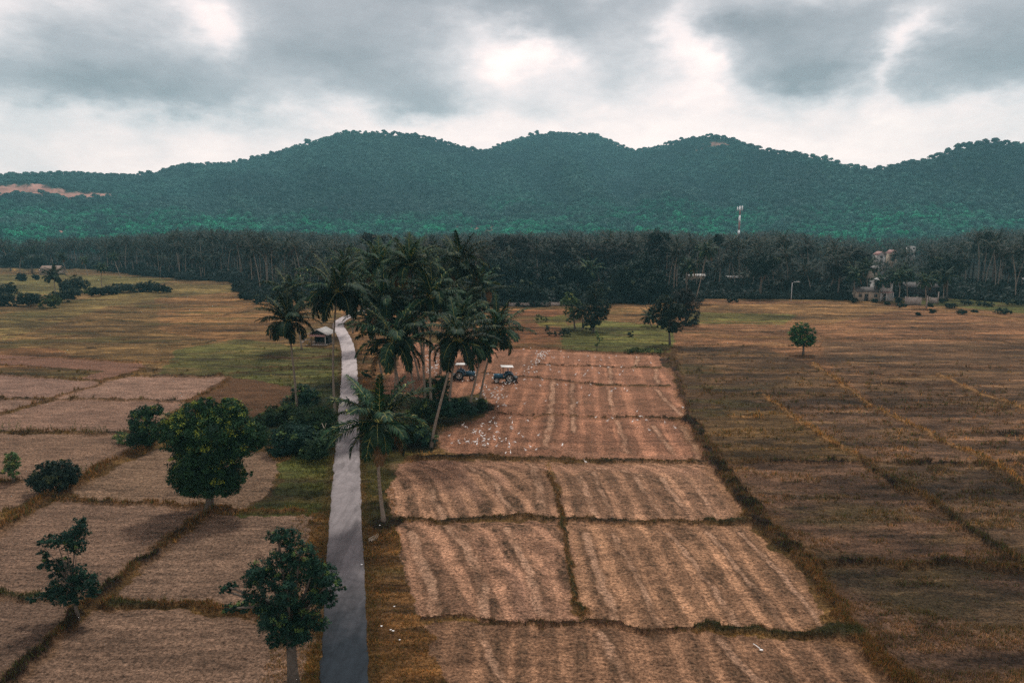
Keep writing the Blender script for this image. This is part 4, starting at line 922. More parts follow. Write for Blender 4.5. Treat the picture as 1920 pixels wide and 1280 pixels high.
# ------------------------------------------------------------------ broadleaf trees and bushes
def crown_from_lobes(lobes, n, leaf, dark, mid, lit_tip, seed, droop=.3, clump=26, lit_tips=.12, fill=.35):
    """lobes: (centre xyz, radii xyz). Leaves in clumps over each lobe."""
    r = np.random.default_rng(seed); C = np.array([l[0] for l in lobes], float); Rd = np.array([l[1] for l in lobes], float)
    area = (Rd[:, 0] * Rd[:, 1] + Rd[:, 0] * Rd[:, 2]); pr = area / area.sum(); nc = max(8, n // clump)
    L = r.choice(len(lobes), nc, p=pr)
    d = r.normal(size=(nc, 3)); d /= np.linalg.norm(d, axis=1)[:, None]
    rad = np.where(r.random(nc) < fill, r.uniform(.35, .85, nc), r.uniform(.86, 1.08, nc))
    cc = C[L] + d * Rd[L] * rad[:, None]; out = d.copy()
    k = np.repeat(np.arange(nc), clump); nl = len(k)
    sp = np.cbrt(Rd[L].prod(1)) * .22; sp = np.minimum(sp, leaf * 3.4)
    p = cc[k] + r.normal(size=(nl, 3)) * (sp[k] * .62)[:, None] * np.array([1, 1, .7])
    nrm = out[k] * .7 + np.array([0, 0, .55]) + r.normal(size=(nl, 3)) * .55; nrm /= np.linalg.norm(nrm, axis=1)[:, None]
    a = np.cross(nrm, r.normal(size=(nl, 3))); a /= np.linalg.norm(a, axis=1)[:, None]; a[:, 2] -= droop; a /= np.linalg.norm(a, axis=1)[:, None]; b = np.cross(nrm, a)
    s = leaf * r.uniform(.6, 1.25, (nl, 1))
    V = np.stack([p - a * s * .5, p - b * s * .24, p + a * s * .5, p + b * s * .24], 1).reshape(-1, 3)
    ct = np.clip(r.normal(.4, .3, nc), 0, 1)[k][:, None] * .7 + r.random((nl, 1)) * .3
    col = np.array(dark) * (1 - ct) + np.array(mid) * ct
    tp = ((r.random(nc) < lit_tips) & (out[:, 2] > .0))[k][:, None] * r.uniform(.4, 1, (nl, 1)); col = col * (1 - tp) + np.array(lit_tip) * tp  # yellow-green tips on upward clumps, doubling as painted sunlit highlights
    return V, np.arange(nl * 4).reshape(-1, 4), np.repeat(col, 4, 0)
PAL = {'thick': ((20, 42, 32), (50, 72, 42), (100, 112, 56)), 'mango': ((16, 40, 34), (44, 76, 40), (132, 142, 52)), 'teal': ((14, 38, 36), (34, 64, 46), (84, 104, 52)), 'dark': ((16, 32, 29), (38, 52, 40), (72, 80, 52)),
       'purple': ((26, 30, 28), (48, 50, 44), (84, 78, 66)), 'light': ((52, 76, 52), (92, 110, 62), (140, 140, 74)), 'olive': ((44, 58, 34), (74, 84, 42), (120, 118, 54)), 'fresh': ((20, 52, 34), (46, 84, 42), (100, 122, 56))}
def tree(name, label, cat, foot_px, lobes_px, n, leaf, pal, group=None, trunk=.22, seed=1, limbs=True, lit_tips=.12, depth=1.0, droop=.3, fill=.35, foot=None, clump=26, pale=False):
    fx, fy = foot or G(*foot_px)
    root = empty(name, (fx, fy, 0)); tag(root, label, cat, group)
    r = np.random.default_rng(seed); lobes = []
    ctr = np.mean([l[0] for l in lobes_px])
    for i, lb in enumerate(lobes_px):
        px, py, rx, ry = lb[:4]; c, m = P(px, py, fy); rxm, rym = rx * m, ry * m
        dy = lb[4] * m if len(lb) > 4 else r.uniform(-.55, .55) * max(rxm, .4) * depth
        lobes.append(((c.x - fx, dy, c.z), (rxm, max(rxm, rym) * .9 * depth, rym)))
    D, Mi, Tp = (lin(q) for q in PAL[pal])
    V, q, col = crown_from_lobes(lobes, n, leaf, D, Mi, Tp, seed, droop, lit_tips=lit_tips, fill=fill, clump=clump)
    V[:, 2] = np.maximum(V[:, 2], .03)
    obj('crown', np_mesh('crown', V, [q], M_LEAF, col), root)
    if trunk:
        mb = MB(); zc = np.array([l[0][2] for l in lobes]); low = max(.5, min(l[0][2] - l[1][2] for l in lobes)); cx = np.mean([l[0][0] for l in lobes])
        fork = np.array([cx * .25, 0, low * 1.05 + .1]); top = np.array([cx * .8, 0, np.percentile(zc, 62)])
        mid = (fork + top) / 2 + r.normal(size=3) * .1
        mb.tube([(0, 0, -.2), (fork[0] * .5, 0, fork[2] * .45), fork, mid, top], [trunk * 1.5, trunk * 1.05, trunk * .9, trunk * .6, trunk * .25], 8)
        if limbs:
            for (c, rd) in lobes:
                c = np.array(c); s = fork + (top - fork) * r.uniform(0, .5); m_ = (s + c) / 2 + np.array([0, 0, .12 * abs(c[0] - s[0])]); e_ = c + (c - s) * .06
                mb.tube([s, m_, c, e_], [trunk * .45, trunk * .3, trunk * .17, trunk * .06], 5)
        mb.build('trunk', M_DEAD if pale else M_BARK, root, True)
    return root
# near trees
tree('mango_tree', 'big dense round-topped dark green tree left of the road with a short stout trunk', 'tree', (393, 955),
     [(370,778,36,24,0),(425,778,32,24,10),(386,758,18,14,0),(430,764,20,16,0),(335,792,30,22,0),(308,806,18,18,0),(360,806,34,24,-20),(410,802,36,26,-25),(446,806,36,24,0),(476,815,24,20,0),(325,826,24,20,0),(350,836,34,28,10),
      (400,836,36,28,-20),(448,832,34,20,-5),(480,832,16,12,0),(345,866,26,26,0),(385,866,34,30,-25),(424,868,30,28,-10),(340,892,22,22,0),(368,898,28,24,-15),(408,898,30,24,-15),(438,894,20,24,0),(385,916,26,15,0),(352,912,20,15,0),(424,914,22,15,0),(464,886,9,8,0)], 95000, .20, 'mango', trunk=.34, seed=11, lit_tips=.22, droop=.55, fill=.2, clump=34)
tree('roadside_tree', 'nearest broadleaf tree at the bottom beside the road, leggy open crown', 'tree', (551, 1292),
     [(522,1000,19,11),(540,1012,20,16),(565,1035,28,20),(530,1040,23,19),(590,1060,20,17),(490,1065,25,17),(470,1085,19,14),(515,1080,27,20),(555,1080,27,22),(605,1080,23,17),(622,1085,19,12),(600,1110,27,17),
      (480,1110,20,12),(430,1098,15,7),(422,1106,10,5),(540,1120,31,23),(500,1135,23,17),(455,1140,20,9),(435,1138,17,7),(580,1140,28,22),(610,1128,17,10),(628,1126,10,5),(640,1104,8,6),(520,1165,33,17),(565,1170,30,20),(500,1170,16,11),(600,1170,17,13),(545,1198,28,12),(520,1200,17,13),(555,1085,20,20,-50),(530,1140,26,26,-50),(575,1110,20,20,50)],
     42000, .135, 'teal', trunk=.27, seed=12, lit_tips=.16, droop=.5, fill=.35, clump=22)
tree('sapling_tree', 'thin open tree with three separate leaf tufts on the dark strip at the lower left', 'tree', (148, 1163),
     [(147,986,13,16),(135,1005,22,13),(100,1015,24,9),(78,1016,8,5),(148,1020,16,15),(120,1020,16,11),(82,1042,12,10),(92,1055,14,10),(110,1060,16,13),(104,1078,14,10),(148,1075,13,20),(150,1095,24,16),(178,1090,9,12),(172,1108,16,9),(110,1100,22,11),(95,1112,20,9),(62,1122,12,5),(130,1112,24,13),(138,1128,12,6)],
     11000, .17, 'teal', trunk=.10, seed=13, lit_tips=.05, clump=14, fill=.5)
tree('shrub', 'low spreading dark shrub beside the dry bund at the left', 'shrub', (92, 926), [(97,893,34,20),(85,874,13,12),(112,880,24,15),(128,893,17,14),(68,898,20,12),(95,905,30,14),(118,905,18,10)], 9000, .26, 'dark', trunk=.12, seed=14, lit_tips=.12)
tree('young_tree', 'small pale-leaved tree at the left edge of the photo beside the shrub', 'tree', (26, 905), [(18,855,9,9),(20,868,12,12),(14,880,10,8),(28,884,8,8)], 2600, .22, 'light', trunk=.11, seed=15)
tree('leafy_tree', 'narrow dark tree tucked behind the left side of the big round tree', 'tree', (272, 838), [(270,772,16,13),(265,788,20,20),(280,800,24,26),(268,820,24,16),(290,770,14,12)], 9000, .27, 'mango', trunk=.14, seed=16, lit_tips=.12)
tree('shrub', 'small light green shrub at the left foot of the narrow dark tree', 'shrub', (230, 830), [(222,818,14,7),(238,820,16,9),(248,824,10,7)], 1800, .2, 'light', trunk=0, seed=17)
BUSH = [((568,757),[(566,735,17,16),(575,745,22,20),(558,752,22,16),(590,742,10,8)],5200,'upright dark bush behind the palm trunk left of the road'),
        ((520,796),[(520,778,28,17),(500,785,18,14),(540,772,20,13),(498,796,16,8)],5200,'spreading bush at the left end of the roadside thicket'),
        ((590,808),[(585,780,34,22),(610,785,24,24),(565,790,26,18),(622,795,12,22)],7500,'densest dark bush of the thicket touching the left road edge'),
        ((555,850),[(550,815,36,20),(520,818,20,14),(580,825,28,20),(535,835,28,13)],7500,'front bush of the roadside thicket, nearest to the big round tree'),
        ((600,860),[(602,830,22,20),(615,820,14,20),(590,845,24,12)],4500,'low bush under the bleached dead branch beside the road'),
        ((818,762),[(812,722,17,14),(828,716,14,13),(822,740,24,17),(800,735,10,12)],5200,'upper dark bush among the palm trunks right of the road'),
        ((852,790),[(850,762,30,15),(870,760,20,14),(835,768,22,14),(885,766,14,10)],5200,'round bush right of the leaning trunks beside the egret field'),
        ((800,790),[(795,765,22,15),(780,775,18,12),(812,775,18,12)],4200,'bush in the shade at the left of the trunk clump'),
        ((905,770),[(905,757,9,11),(898,764,10,6)],1300,'small bush at the right end of the palm clump'),
        ((760,835),[(755,812,34,14),(785,810,26,12),(735,820,20,12),(800,822,20,10)],6000,'low leafy thicket behind the nearest palm, right of the road'),
        ((700,765),[(700,752,18,9),(685,745,14,9),(690,700,12,8)],2400,'fern-like bush at the right road edge beyond the nearest palm')]
for i, (fp, lb, n, lab) in enumerate(BUSH):
    tree('bush', lab, 'bush', fp, lb, n, .30, 'thick' if i % 3 else 'teal', 'thicket bushes beside the road', trunk=.06, seed=30 + i, lit_tips=.12, droop=.2)
# middle distance
tree('light_tree', 'pale green tree with a bare lower trunk beyond the egret field', 'tree', (1078, 616), [(1066,556,9,8),(1062,568,11,9),(1072,566,12,9),(1068,582,12,10),(1078,592,9,8),(1070,600,7,5),(1085,572,8,9)], 3200, .4, 'light', trunk=.2, seed=50)
tree('bushy_tree', 'dark bushy tree touching the pale green tree beyond the egret field', 'tree', (1112, 622), [(1115,556,15,14),(1105,572,16,13),(1125,575,17,16),(1112,592,20,16),(1128,590,12,11),(1104,608,13,10),(1118,540,12,11),(1140,580,7,10)], 8500, .42, 'dark', trunk=.22, seed=51, lit_tips=.06)
tree('sapling_tree', 'slender sapling standing alone on the green strip behind the egret field', 'tree', (1119, 656), [(1119,626,5,7),(1124,636,6,6),(1118,645,5,6)], 600, .28, 'light', trunk=.07, seed=52)
tree('clump_tree', 'dark leafy tree with a pale trunk foot right of the green strip', 'tree', (1256, 646), [(1247,563,14,9),(1238,578,16,14),(1262,580,18,16),(1250,598,20,14),(1262,612,16,10),(1240,606,12,9),(1275,590,12,12),(1224,586,8,8)], 8500, .42, 'dark', trunk=.2, seed=53, lit_tips=.1)
tree('clump_tree', 'darker rounded tree tight behind the pale-footed tree right of centre', 'tree', (1286, 606), [(1278,555,18,14),(1292,570,20,16),(1296,590,14,14),(1275,575,18,16),(1286,545,10,8),(1300,602,10,6)], 6500, .5, 'purple', trunk=.25, seed=54, lit_tips=.05)
tree('lone_tree', 'solitary bright round-crowned tree in the middle of the right field', 'tree', (1506, 665), [(1505,616,16,12),(1495,628,14,13),(1517,627,13,13),(1505,636,20,12),(1494,643,10,7),(1522,645,8,6)], 5200, .34, 'fresh', trunk=.2, seed=55, lit_tips=.2)
tree('shrub', 'low bush at the left edge of the green strip behind the egret field', 'shrub', (1062, 630), [(1062,622,10,6),(1052,626,6,4)], 900, .35, 'dark', trunk=0, seed=56)
tree('shrub', 'yellow-green shrub in the brown field left of the pale green tree', 'shrub', (1014, 604), [(1012,595,8,6),(1022,598,6,5)], 700, .35, 'olive', trunk=0, seed=57)
tree('shrub', 'dark low hedge bush at the left corner of the green strip', 'shrub', (1030, 630), [(1026,616,4,6),(1036,626,9,4)], 700, .33, 'dark', trunk=0, seed=58)
tree('shrub', 'small round bush alone on the grass between the two tree clumps', 'shrub', (1183, 631), [(1183,625,6,5)], 450, .3, 'dark', trunk=0, seed=59)
tree('shrub', 'long grassy bush along the back edge of the egret field', 'shrub', (1200, 662), [(1195,655,16,4),(1222,656,16,4),(1180,657,9,3)], 1800, .3, 'olive', trunk=0, seed=60)
tree('shrub', 'dark bush at the right foot of the far tree clump', 'shrub', (1302, 612), [(1300,605,12,6),(1288,606,10,5)], 1000, .4, 'dark', trunk=0, seed=61)
# the dark wood in the centre
WOOD = [(965,462,44,24,545),(940,500,34,26,555),(985,510,40,28,560),(940,545,30,22,572),(1000,548,44,22,572),(1052,470,40,26,545),(1040,520,34,26,560),(1085,510,32,26,562),(1120,475,40,26,545),(1172,480,36,26,548),
        (1160,520,40,30,565),(1210,500,34,28,560),(1200,540,36,22,568),(1130,545,30,20,568),(1235,465,26,22,545),(1065,548,26,20,571),(1235,530,24,24,565),(915,480,24,22,548)]
WOODL = ['topmost rounded crown at the left end of the dark centre wood', 'dark tree at the left end of the wood below the topmost rounded crown', 'broad dark tree just right of the wood\'s left end, middle height',
 'lowest dark tree at the left foot of the centre wood above the pale wall', 'wide low dark tree above the right part of the long pale wall', 'purplish high crown in the upper middle of the centre wood', 'dark middle tree left of the pale-fronded palm in the wood',
 'dark tree right behind the pale-fronded palm', 'purplish crown on the skyline of the wood right of its middle', 'purplish crown on the skyline of the wood towards the right', 'big dark tree in the right half of the wood, middle height', 'dark tree near the right end of the wood, middle height',
 'low dark tree at the right foot of the wood near the dark clump', 'low dark tree in the wood behind the bushy tree', 'small purplish crown at the right end of the wood skyline', 'low dark tree in the wood behind the pale green tree', 'dark tree at the right end of the wood beside the tree clump', 'purplish crown left of the wood, half behind the rightmost grove palm']
for i, (cx, cy, rx, ry, by) in enumerate(WOOD):
    r = random.Random(i + 5); lb = [(cx + r.uniform(-.55, .55) * rx, cy + r.uniform(-.5, .5) * ry, rx * r.uniform(.42, .6), ry * r.uniform(.42, .62)) for _ in range(9)] + [(cx, cy + ry * .3, rx * .7, ry * .6), (cx, cy + ry, rx * .7, ry * .6), (cx, min(by - 8, cy + ry * 2.0), rx * .6, ry * .6)]
    tree('broadleaf_tree', WOODL[i], 'tree', (cx + r.uniform(-6, 6), by), lb, 6500, .8, 'purple' if cy < 485 else 'dark', 'trees of the dark centre wood', trunk=.35, seed=100 + i, lit_tips=.05, depth=.8, limbs=False)
# far left bushes and trees
SKYT = [(1238,446,22,14,545,'dark crown breaking the skyline at the right end of the wood'),(1345,452,12,12,540,'dark narrow crown over the palms left of the mast'),(1425,500,34,24,560,'big dark round tree in the right grove below the mast'),(1570,500,30,20,560,'brownish wide tree left of the village houses'),
        (1600,478,30,14,545,'brownish rounded crown over the village, left of the red roofs'),(1860,448,16,14,548,'dark crown highest over the far right grove'),(700,452,26,14,545,'purplish bushy crown behind the road bend grove'),(1775,500,40,26,560,'dark tree filling the gap right of the village'),(60,490,30,14,512,'dark tree left of the farmhouse'),(20,486,20,14,508,'dark tree at the left photo edge behind the pale pasture')]
for i, (cx, cy, rx, ry, by, lab) in enumerate(SKYT):
    r = random.Random(i + 400); lb = [(cx + r.uniform(-.6, .6) * rx, cy + r.uniform(-.5, .5) * ry, rx * r.uniform(.36, .55), ry * r.uniform(.42, .6)) for _ in range(8)]
    tree('broadleaf_tree', lab, 'tree', (cx, by), lb, 4200, .75, 'purple' if i in (3, 4, 6) else 'dark', 'trees among the palms', trunk=.3, seed=420 + i, lit_tips=.05, depth=.8, limbs=False)
LEFTB = [(5,545,18,12,'dark','dark bush cut by the left photo edge below the pale pasture'),(130,540,14,14,'dark','dark bush tight left of the big round bush'),(208,545,16,8,'dark','low dark bush between the round bush and the long low bush'),(300,541,18,8,'dark','low dark bush at the right end of the long low bushes'),(150,533,22,17,'dark','big round dark bush below the drooping palm at the far left'),(92,566,16,12,'olive','olive bush under the drooping palm at the far left'),(60,562,18,11,'dark','dark bush second from the left edge along the pasture'),
         (18,560,22,14,'dark','dark bush at the left edge of the photo above the pasture'),(120,555,22,12,'dark','low dark bush in the middle of the far left hedge'),(182,548,14,8,'dark','low bush at the right end of the far left hedge'),
         (238,540,24,9,'dark','long low bush in front of the left grove'),(275,538,22,10,'dark','dark bush below the first pale trunks of the left grove'),(465,556,14,7,'dark','bush at the corner where the left grove steps forward'),
         (500,560,24,10,'dark','dark bush at the foot of the grove left of the two roadside palms'),(168,546,8,7,'olive','pale green bush beside the big round bush at the far left'),(40,520,10,7,'dark','small bush on the pale strip at the far left'),(68,520,5,5,'dark','tiny bush alone on the pale strip at the far left')]
for i, (cx, cy, rx, ry, pal, lab) in enumerate(LEFTB):
    r = random.Random(i + 70); lb = [(cx + r.uniform(-.8, .8) * rx, cy + r.uniform(-.5, .35) * ry, rx * r.uniform(.4, .65), ry * r.uniform(.55, .85)) for _ in range(9)]
    tree('bush', lab, 'bush', (cx, cy + ry * .95), lb, 3800, .55, pal, 'bushes along the far left pasture', trunk=0, seed=140 + i, lit_tips=.06, depth=.9)
RIGHTB = [(1640,563,7,4),(1600,562,9,6),(1664,568,7,3),(1684,562,9,6),(1712,556,10,5),(1290,556,12,7),(1310,560,10,5),(1372,560,14,7),(1765,562,10,6),(1745,572,7,4),(1722,588,5,3),(1748,583,8,4),(1802,584,9,5),(1828,583,8,3),(1782,572,12,5),(1880,582,20,6),(1850,570,16,5),(1900,566,20,6),(1690,572,12,4),(1818,566,16,5)]
RBL = ['small bush at the middle of the cream house front', 'dark bush at the left corner of the cream village house', 'small bush before the porch of the white village house', 'dark bush right of the white house porch', 'low bush left of the dark shelter', 'bush under the left end of the low white-roofed house',
 'bush under the right end of the low white-roofed house', 'bush under the pale-roofed shed left of the mast', 'bush right of the shorter grey yard wall', 'low bush between the two grey yard walls', 'leftmost small dark bush on the field margin below the yard', 'second small bush on the margin, below the grey yard wall',
 'bush on the margin right of the tall pale post', 'small bush right of the margin bush beyond the pale post', 'flat low bush on the green margin right of the yard', 'widest dark bush near the right photo edge on the margin', 'low bush left of the widest margin bush', 'long bush under the palms at the right photo edge', 'low bush at the left foot of the grey yard wall', 'low bush under the trees right of the yard']
for i, (cx, cy, rx, ry) in enumerate(RIGHTB):
    tree('bush', RBL[i], 'bush', (cx, cy + ry), [(cx - rx * .3, cy, rx * .6, ry * .8), (cx + rx * .35, cy + 1, rx * .6, ry * .7)], 900, .45, 'dark', 'margin bushes by the village', trunk=0, seed=170 + i)
# undergrowth along and inside the groves
def build_undergrowth():
    protos = []
    for s in range(4):
        V, q, c = leaf_blob(700, 500 + s, .16, (1.2, 1.2, .8), 9); V[:, 2] += .15
        protos.append(bpy.data.objects.new('undergrowth_bush', np_mesh('undergrowth_bush', V, [q], M_LEAF, c * lin((30, 40, 34)))))
    pts = []; sc = []
    for _ in range(3600):
        px = random.uniform(-120, 2040); d = random.uniform(0, 1) ** 1.6 * 60
        if px < 250 and random.random() < .8: continue
        if 1600 < px < 1800 and d < 14: continue
        if 265 < px < 345 and d < 8: continue
        x, y = G(px, on_edge(px)); k = 1 + (d + 1.0) / math.hypot(x, y)
        pts.append((x * k, y * k, 0)); sc.append(random.uniform(1.0, 3.2) * (1 if d < 6 else 1.7))
    gn_scatter('undergrowth', pts, sc, rng.uniform(0, 6.28, len(pts)), protos)
build_undergrowth()

# ------------------------------------------------------------------ grass along bunds and verges
def build_grass():
    cand = []; r = np.random.default_rng(12)
    n = 150000
    px = r.uniform(-60, 1980, n); py = 575 + (1330 - 575) * r.random(n) ** .8
    u, v = (px - 960) / F, (640 - py) / F; dz = -SP + v * CP; t = -H / dz; X, Y = u * t, (CP + v * SP) * t
    c, h, g = ground_look(X, Y)
    keep = r.random(n) < np.clip((g - .45) * 1.6, 0, 1) * .95 + .05 * (g > .1)
    rd = line_dist(X, Y, ROAD_C, 8); keep |= (rd < 4.2) & (r.random(n) < .5); keep |= (rd < 1.9) & (rd > 1.2) & (r.random(n) < .9); keep &= rd > 1.28
    keep &= r.random(n) < np.clip((150 - np.hypot(X, Y)) / 70, 0, 1)
    X, Y, c, h, g = X[keep], Y[keep], c[keep], h[keep], g[keep]; n = len(X)
    far = np.hypot(X, Y); nb = 9
    size = (.16 + .30 * r.random(n) * np.clip(g, .4, 1)) * np.where((X > -8) & (X < 20), .62, 1) * np.clip(far / 60, .8, 1.6)
    k = np.repeat(np.arange(n), nb); m = len(k); a = r.uniform(0, 6.28, m); ro = r.random(m) * size[k] * .8
    bx = X[k] + np.cos(a) * ro; by = Y[k] + np.sin(a) * ro; z0 = h[k] - .03
    hh = size[k] * r.uniform(.5, 1.1, m); w = .018 * np.clip(far[k] / 40, 1, 4); lean = r.uniform(.1, .7, m) * hh; a2 = r.uniform(0, 6.28, m)
    V = np.stack([np.stack([bx - w * np.sin(a2), by + w * np.cos(a2), z0], 1), np.stack([bx + w * np.sin(a2), by - w * np.cos(a2), z0], 1), np.stack([bx + np.cos(a2) * lean, by + np.sin(a2) * lean, z0 + hh], 1)], 1).reshape(-1, 3)
    cc = lin(np.clip(c[k] * r.uniform(.7, 1.4, (m, 1)) * np.array([1.02, 1.0, .92]), 5, 250)); gr = r.random((m, 1)) < .22; cc = np.where(gr, lin((78, 84, 40)) * r.uniform(.5, 1.1, (m, 1)), cc)
    o = obj('grass', np_mesh('grass', V, [np.arange(m * 3).reshape(-1, 3)], M_LEAF, np.repeat(cc, 3, 0))); tag(o, kind='stuff')
    print('grass clumps', n)
build_grass()

# ------------------------------------------------------------------ small buildings, tower, poles
M_TIN = mat_plain('weathered tin roof', (.42, .40, .38), .6, .3, .25, 2.5)
M_TIN_D = mat_plain('old dark tin roof', (.09, .08, .075), .8, .2, .35, 1.5)
M_TIN_R = mat_plain('faded red tin', (.34, .19, .17), .7, .2, .25, 3)
M_WOOD = mat_plain('grey timber', (.14, .11, .09), .9, .1, .3, 6)
M_DARKIN = mat_plain('dark timber wall', (.035, .035, .035), .9, .1, .2, 4)
M_WHITE = mat_plain('white painted wall', (.44, .42, .40), .8, .2, .3, 1.1)
M_CREAM = mat_plain('cream plaster', (.32, .26, .20), .9, .1, .2, 1.2)
M_GLASS = mat_plain('window glass', (.02, .025, .03), .15, .6)
M_CONC = mat_plain('concrete blocks', (.30, .25, .22), .95, .1, .25, 2)
M_STEEL = mat_plain('galvanised steel', (.62, .62, .62), .5, .5, .1, 4)
M_RED = mat_plain('red cloth', (.42, .05, .04), .8, .2, .2, 3)
def gable_roof(name, w, d, h, z, mat, root, over=.4, thick=.08, ridge='y', ribs=True, off=(0, 0)):
    mb = MB(); s = math.atan2(h, w / 2); L = math.hypot(w / 2, h) + over
    for sg in (-1, 1):
        cx = sg * (math.cos(s) * L / 2); cz = z + h - math.sin(s) * L / 2
        mb.box((cx + off[0], off[1], cz), (L, d + 2 * over, thick), ry=sg * s)
        if ribs:
            for k in range(int((d + 2 * over) / .45)): mb.box((cx + off[0], off[1] - d / 2 - over + .22 + k * .45, cz + thick * .75), (L * .995, .05, .05), ry=sg * s)
    o = mb.build(name, mat, root)
    if ridge == 'x': o.rotation_euler = (0, 0, math.pi / 2)
    return o
def gable_wall(mb, w, h, y, z, t=.08):
    V = [(-w/2, y-t/2, z), (w/2, y-t/2, z), (0, y-t/2, z+h), (-w/2, y+t/2, z), (w/2, y+t/2, z), (0, y+t/2, z+h)]
    mb.put(V, tri=[[0,1,2],[3,5,4]], quad=[[0,3,4,1],[1,4,5,2],[2,5,3,0]])
def openings(root, w, d, spec, frame=M_WOOD):
    """spec: (kind, x, z, width, height) on the front wall (y = -d/2)"""
    for kind, x, z, ow, oh in spec:
        f = MB(); y = -d / 2 - .04
        for sx in (-1, 1): f.box((x + sx * ow / 2, y, z), (.1, .12, oh + .1))
        for sz in (-1, 1): f.box((x, y, z + sz * oh / 2), (ow + .1, .116, .1))
        if kind == 'window':
            wnd = f.build('window', frame, root); MB().box((x, -d / 2 - .012, z), (ow - .1, .03, oh - .1)).build('pane', M_GLASS, wnd)
        else:
            dr = f.build('door', frame, root); MB().box((x, -d / 2 - .012, z), (ow - .1, .04, oh - .1)).build('panel', M_DARKIN, dr)
            MB().box((x + ow * .3, -d / 2 - .06, z), (.05, .08, .12)).build('handle', M_STEEL, dr)
def house(name, label, px, py, w, d, h, rh, wall, roof, spec, rz=0, ridge='x', flat=False, z0=0.0, dist=None, cat='house'):
    x, y = G(px, py)
    if dist: y_, s = dist, dist / y; x, y = x * s, y * s
    root = empty(name, (x, y, z0), rz); tag(root, label, cat)
    mb = MB(); mb.box((0, 0, h / 2 - .1), (w, d, h + .2)); wl = None
    if flat:
        MB().box((0, 0, h + .1), (w + .5, d + .5, .16)).build('roof', roof, root)
    elif ridge == 'x':
        g2 = MB()
        for sx in (-1, 1):
            xx = sx * (w / 2 - .04); mb.put([(xx-.04,-d/2,h),(xx-.04,d/2,h),(xx-.04,0,h+rh),(xx+.04,-d/2,h),(xx+.04,d/2,h),(xx+.04,0,h+rh)], tri=[[0,2,1],[3,4,5]], quad=[[0,1,4,3],[1,2,5,4],[2,0,3,5]])
        gable_roof('roof', d, w, rh, h + .05, roof, root, .5, ridge='x')
    else:
        for yy in (-1, 1): gable_wall(mb, w, rh, yy * (d / 2 - .04), h)
        gable_roof('roof', w, d, rh, h + .05, roof, root, .5)
    mb.build('wall', wall, root); openings(root, w, d, spec)
    return root
def kiosk():
    x, y = G(604, 645); root = empty('roadside_hut', (x, y, 0), math.radians(-10)); tag(root, 'small open-fronted roadside hut with a pale gable roof and a reddish awning', 'hut')
    gable_roof('roof', 3.9, 3.6, .95, 2.35, M_TIN, root, .35)
    mb = MB()
    mb.box((0, 1.2, 1.1), (2.9, .08, 2.2)); gable_wall(mb, 3.7, .85, -1.3, 2.3)
    for sx in (-1, 1): mb.box((sx * 1.42, .45, 1.1), (.08, 1.42, 2.2))
    mb.build('wall', M_DARKIN, root)
    for sx in (-1, 1):
        for yy in (-1.65, 1.25): MB().box((sx * 1.5, yy, 1.15), (.12, .12, 2.35)).build('post', M_TIN if (sx > 0 and yy < 0) else M_WOOD, root)
    mb = MB(); mb.box((0, -1.95, 2.12), (3.4, 1.0, .06), rx=.35)
    for k in range(11): mb.box((-1.6 + k * .32, -1.95, 2.165), (.05, .98, .04), rx=.35)
    mb.build('awning', M_TIN_R, root)
    MB().box((0, -1.0, .5), (2.4, .5, .08)).box((-1, -1, .25), (.08, .4, .5)).box((1, -1, .25), (.08, .4, .5)).build('bench', M_WOOD, root)
    MB().box((-.45, 1.12, 1.6), (.55, .05, .45)).box((.45, 1.12, 1.6), (.7, .05, .5)).build('shutter', M_TIN, root)
    MB().box((0, -.1, .05), (3.1, 3.2, .1)).build('floor', M_CONC, root)
kiosk()
house('village_house', 'cream single-storey village house with a dark roof at the field edge on the right', 1622, 563, 6.6, 4.5, 3.1, 1.1, M_CREAM, M_TIN_D, [('window',-2.5,1.8,.9,1.0),('door',-.6,1.2,1.1,2.2),('window',2.2,1.8,.9,1.0)], rz=-.1)
def porch_house():
    x, y = G(1658, 564); root = empty('village_house', (x, y + 1, 0), -.05); root.scale = (.82, .82, .86); tag(root, 'white two-storey village house with balcony, red-roofed porch and white posts', 'house')
    mb = MB(); mb.box((0, 2, 3.4), (6.2, 5, 6.8)); mb.build('wall', M_WHITE, root)
    gable_roof('roof', 6.2, 5, 1.5, 6.85, M_TIN, root, .5).location = (0, 2, 0)
    MB().box((.2, -1.6, 3.3), (5.0, 2.4, .12), rx=.12).build('porch_roof', M_TIN_R, root)
    MB().box((-.6, -.9, 4.3), (6.4, .08, .7)).box((-.6, -.6, 3.96), (6.4, .8, .1)).build('balcony', M_WHITE, root)
    for xx in (-2.1, 0, 2.5): MB().box((xx, -2.6, 1.55), (.28, .28, 3.2)).build('post', M_WHITE, root)
    spec = [('window', -1.6, 5.4, 1.3, 1.3), ('window', 1.5, 5.4, 1.3, 1.3), ('door', .6, 1.25, 1.2, 2.4), ('window', -1.9, 1.6, 1.1, 1.3)]
    sub = [('window', *s[1:]) for s in spec if s[0] == 'window']
    for kind, xx, z, ow, oh in spec:
        f = MB(); yy = -.54
        for sx in (-1, 1): f.box((xx + sx * ow / 2, yy, z), (.1, .1, oh + .1))
        for sz in (-1, 1): f.box((xx, yy, z + sz * oh / 2), (ow + .1, .096, .1))
        o = f.build(kind, M_WOOD, root); MB().box((xx, -.515, z), (ow - .1, .04, oh - .1)).build('pane', M_GLASS, o)
porch_house()
house('village_house', 'small grey-roofed upper house peeping over the cream house', 1631, 545, 3.4, 3, 7.6, .7, M_CREAM, M_TIN, [('window', .4, 6.4, .9, .8)], dist=262)
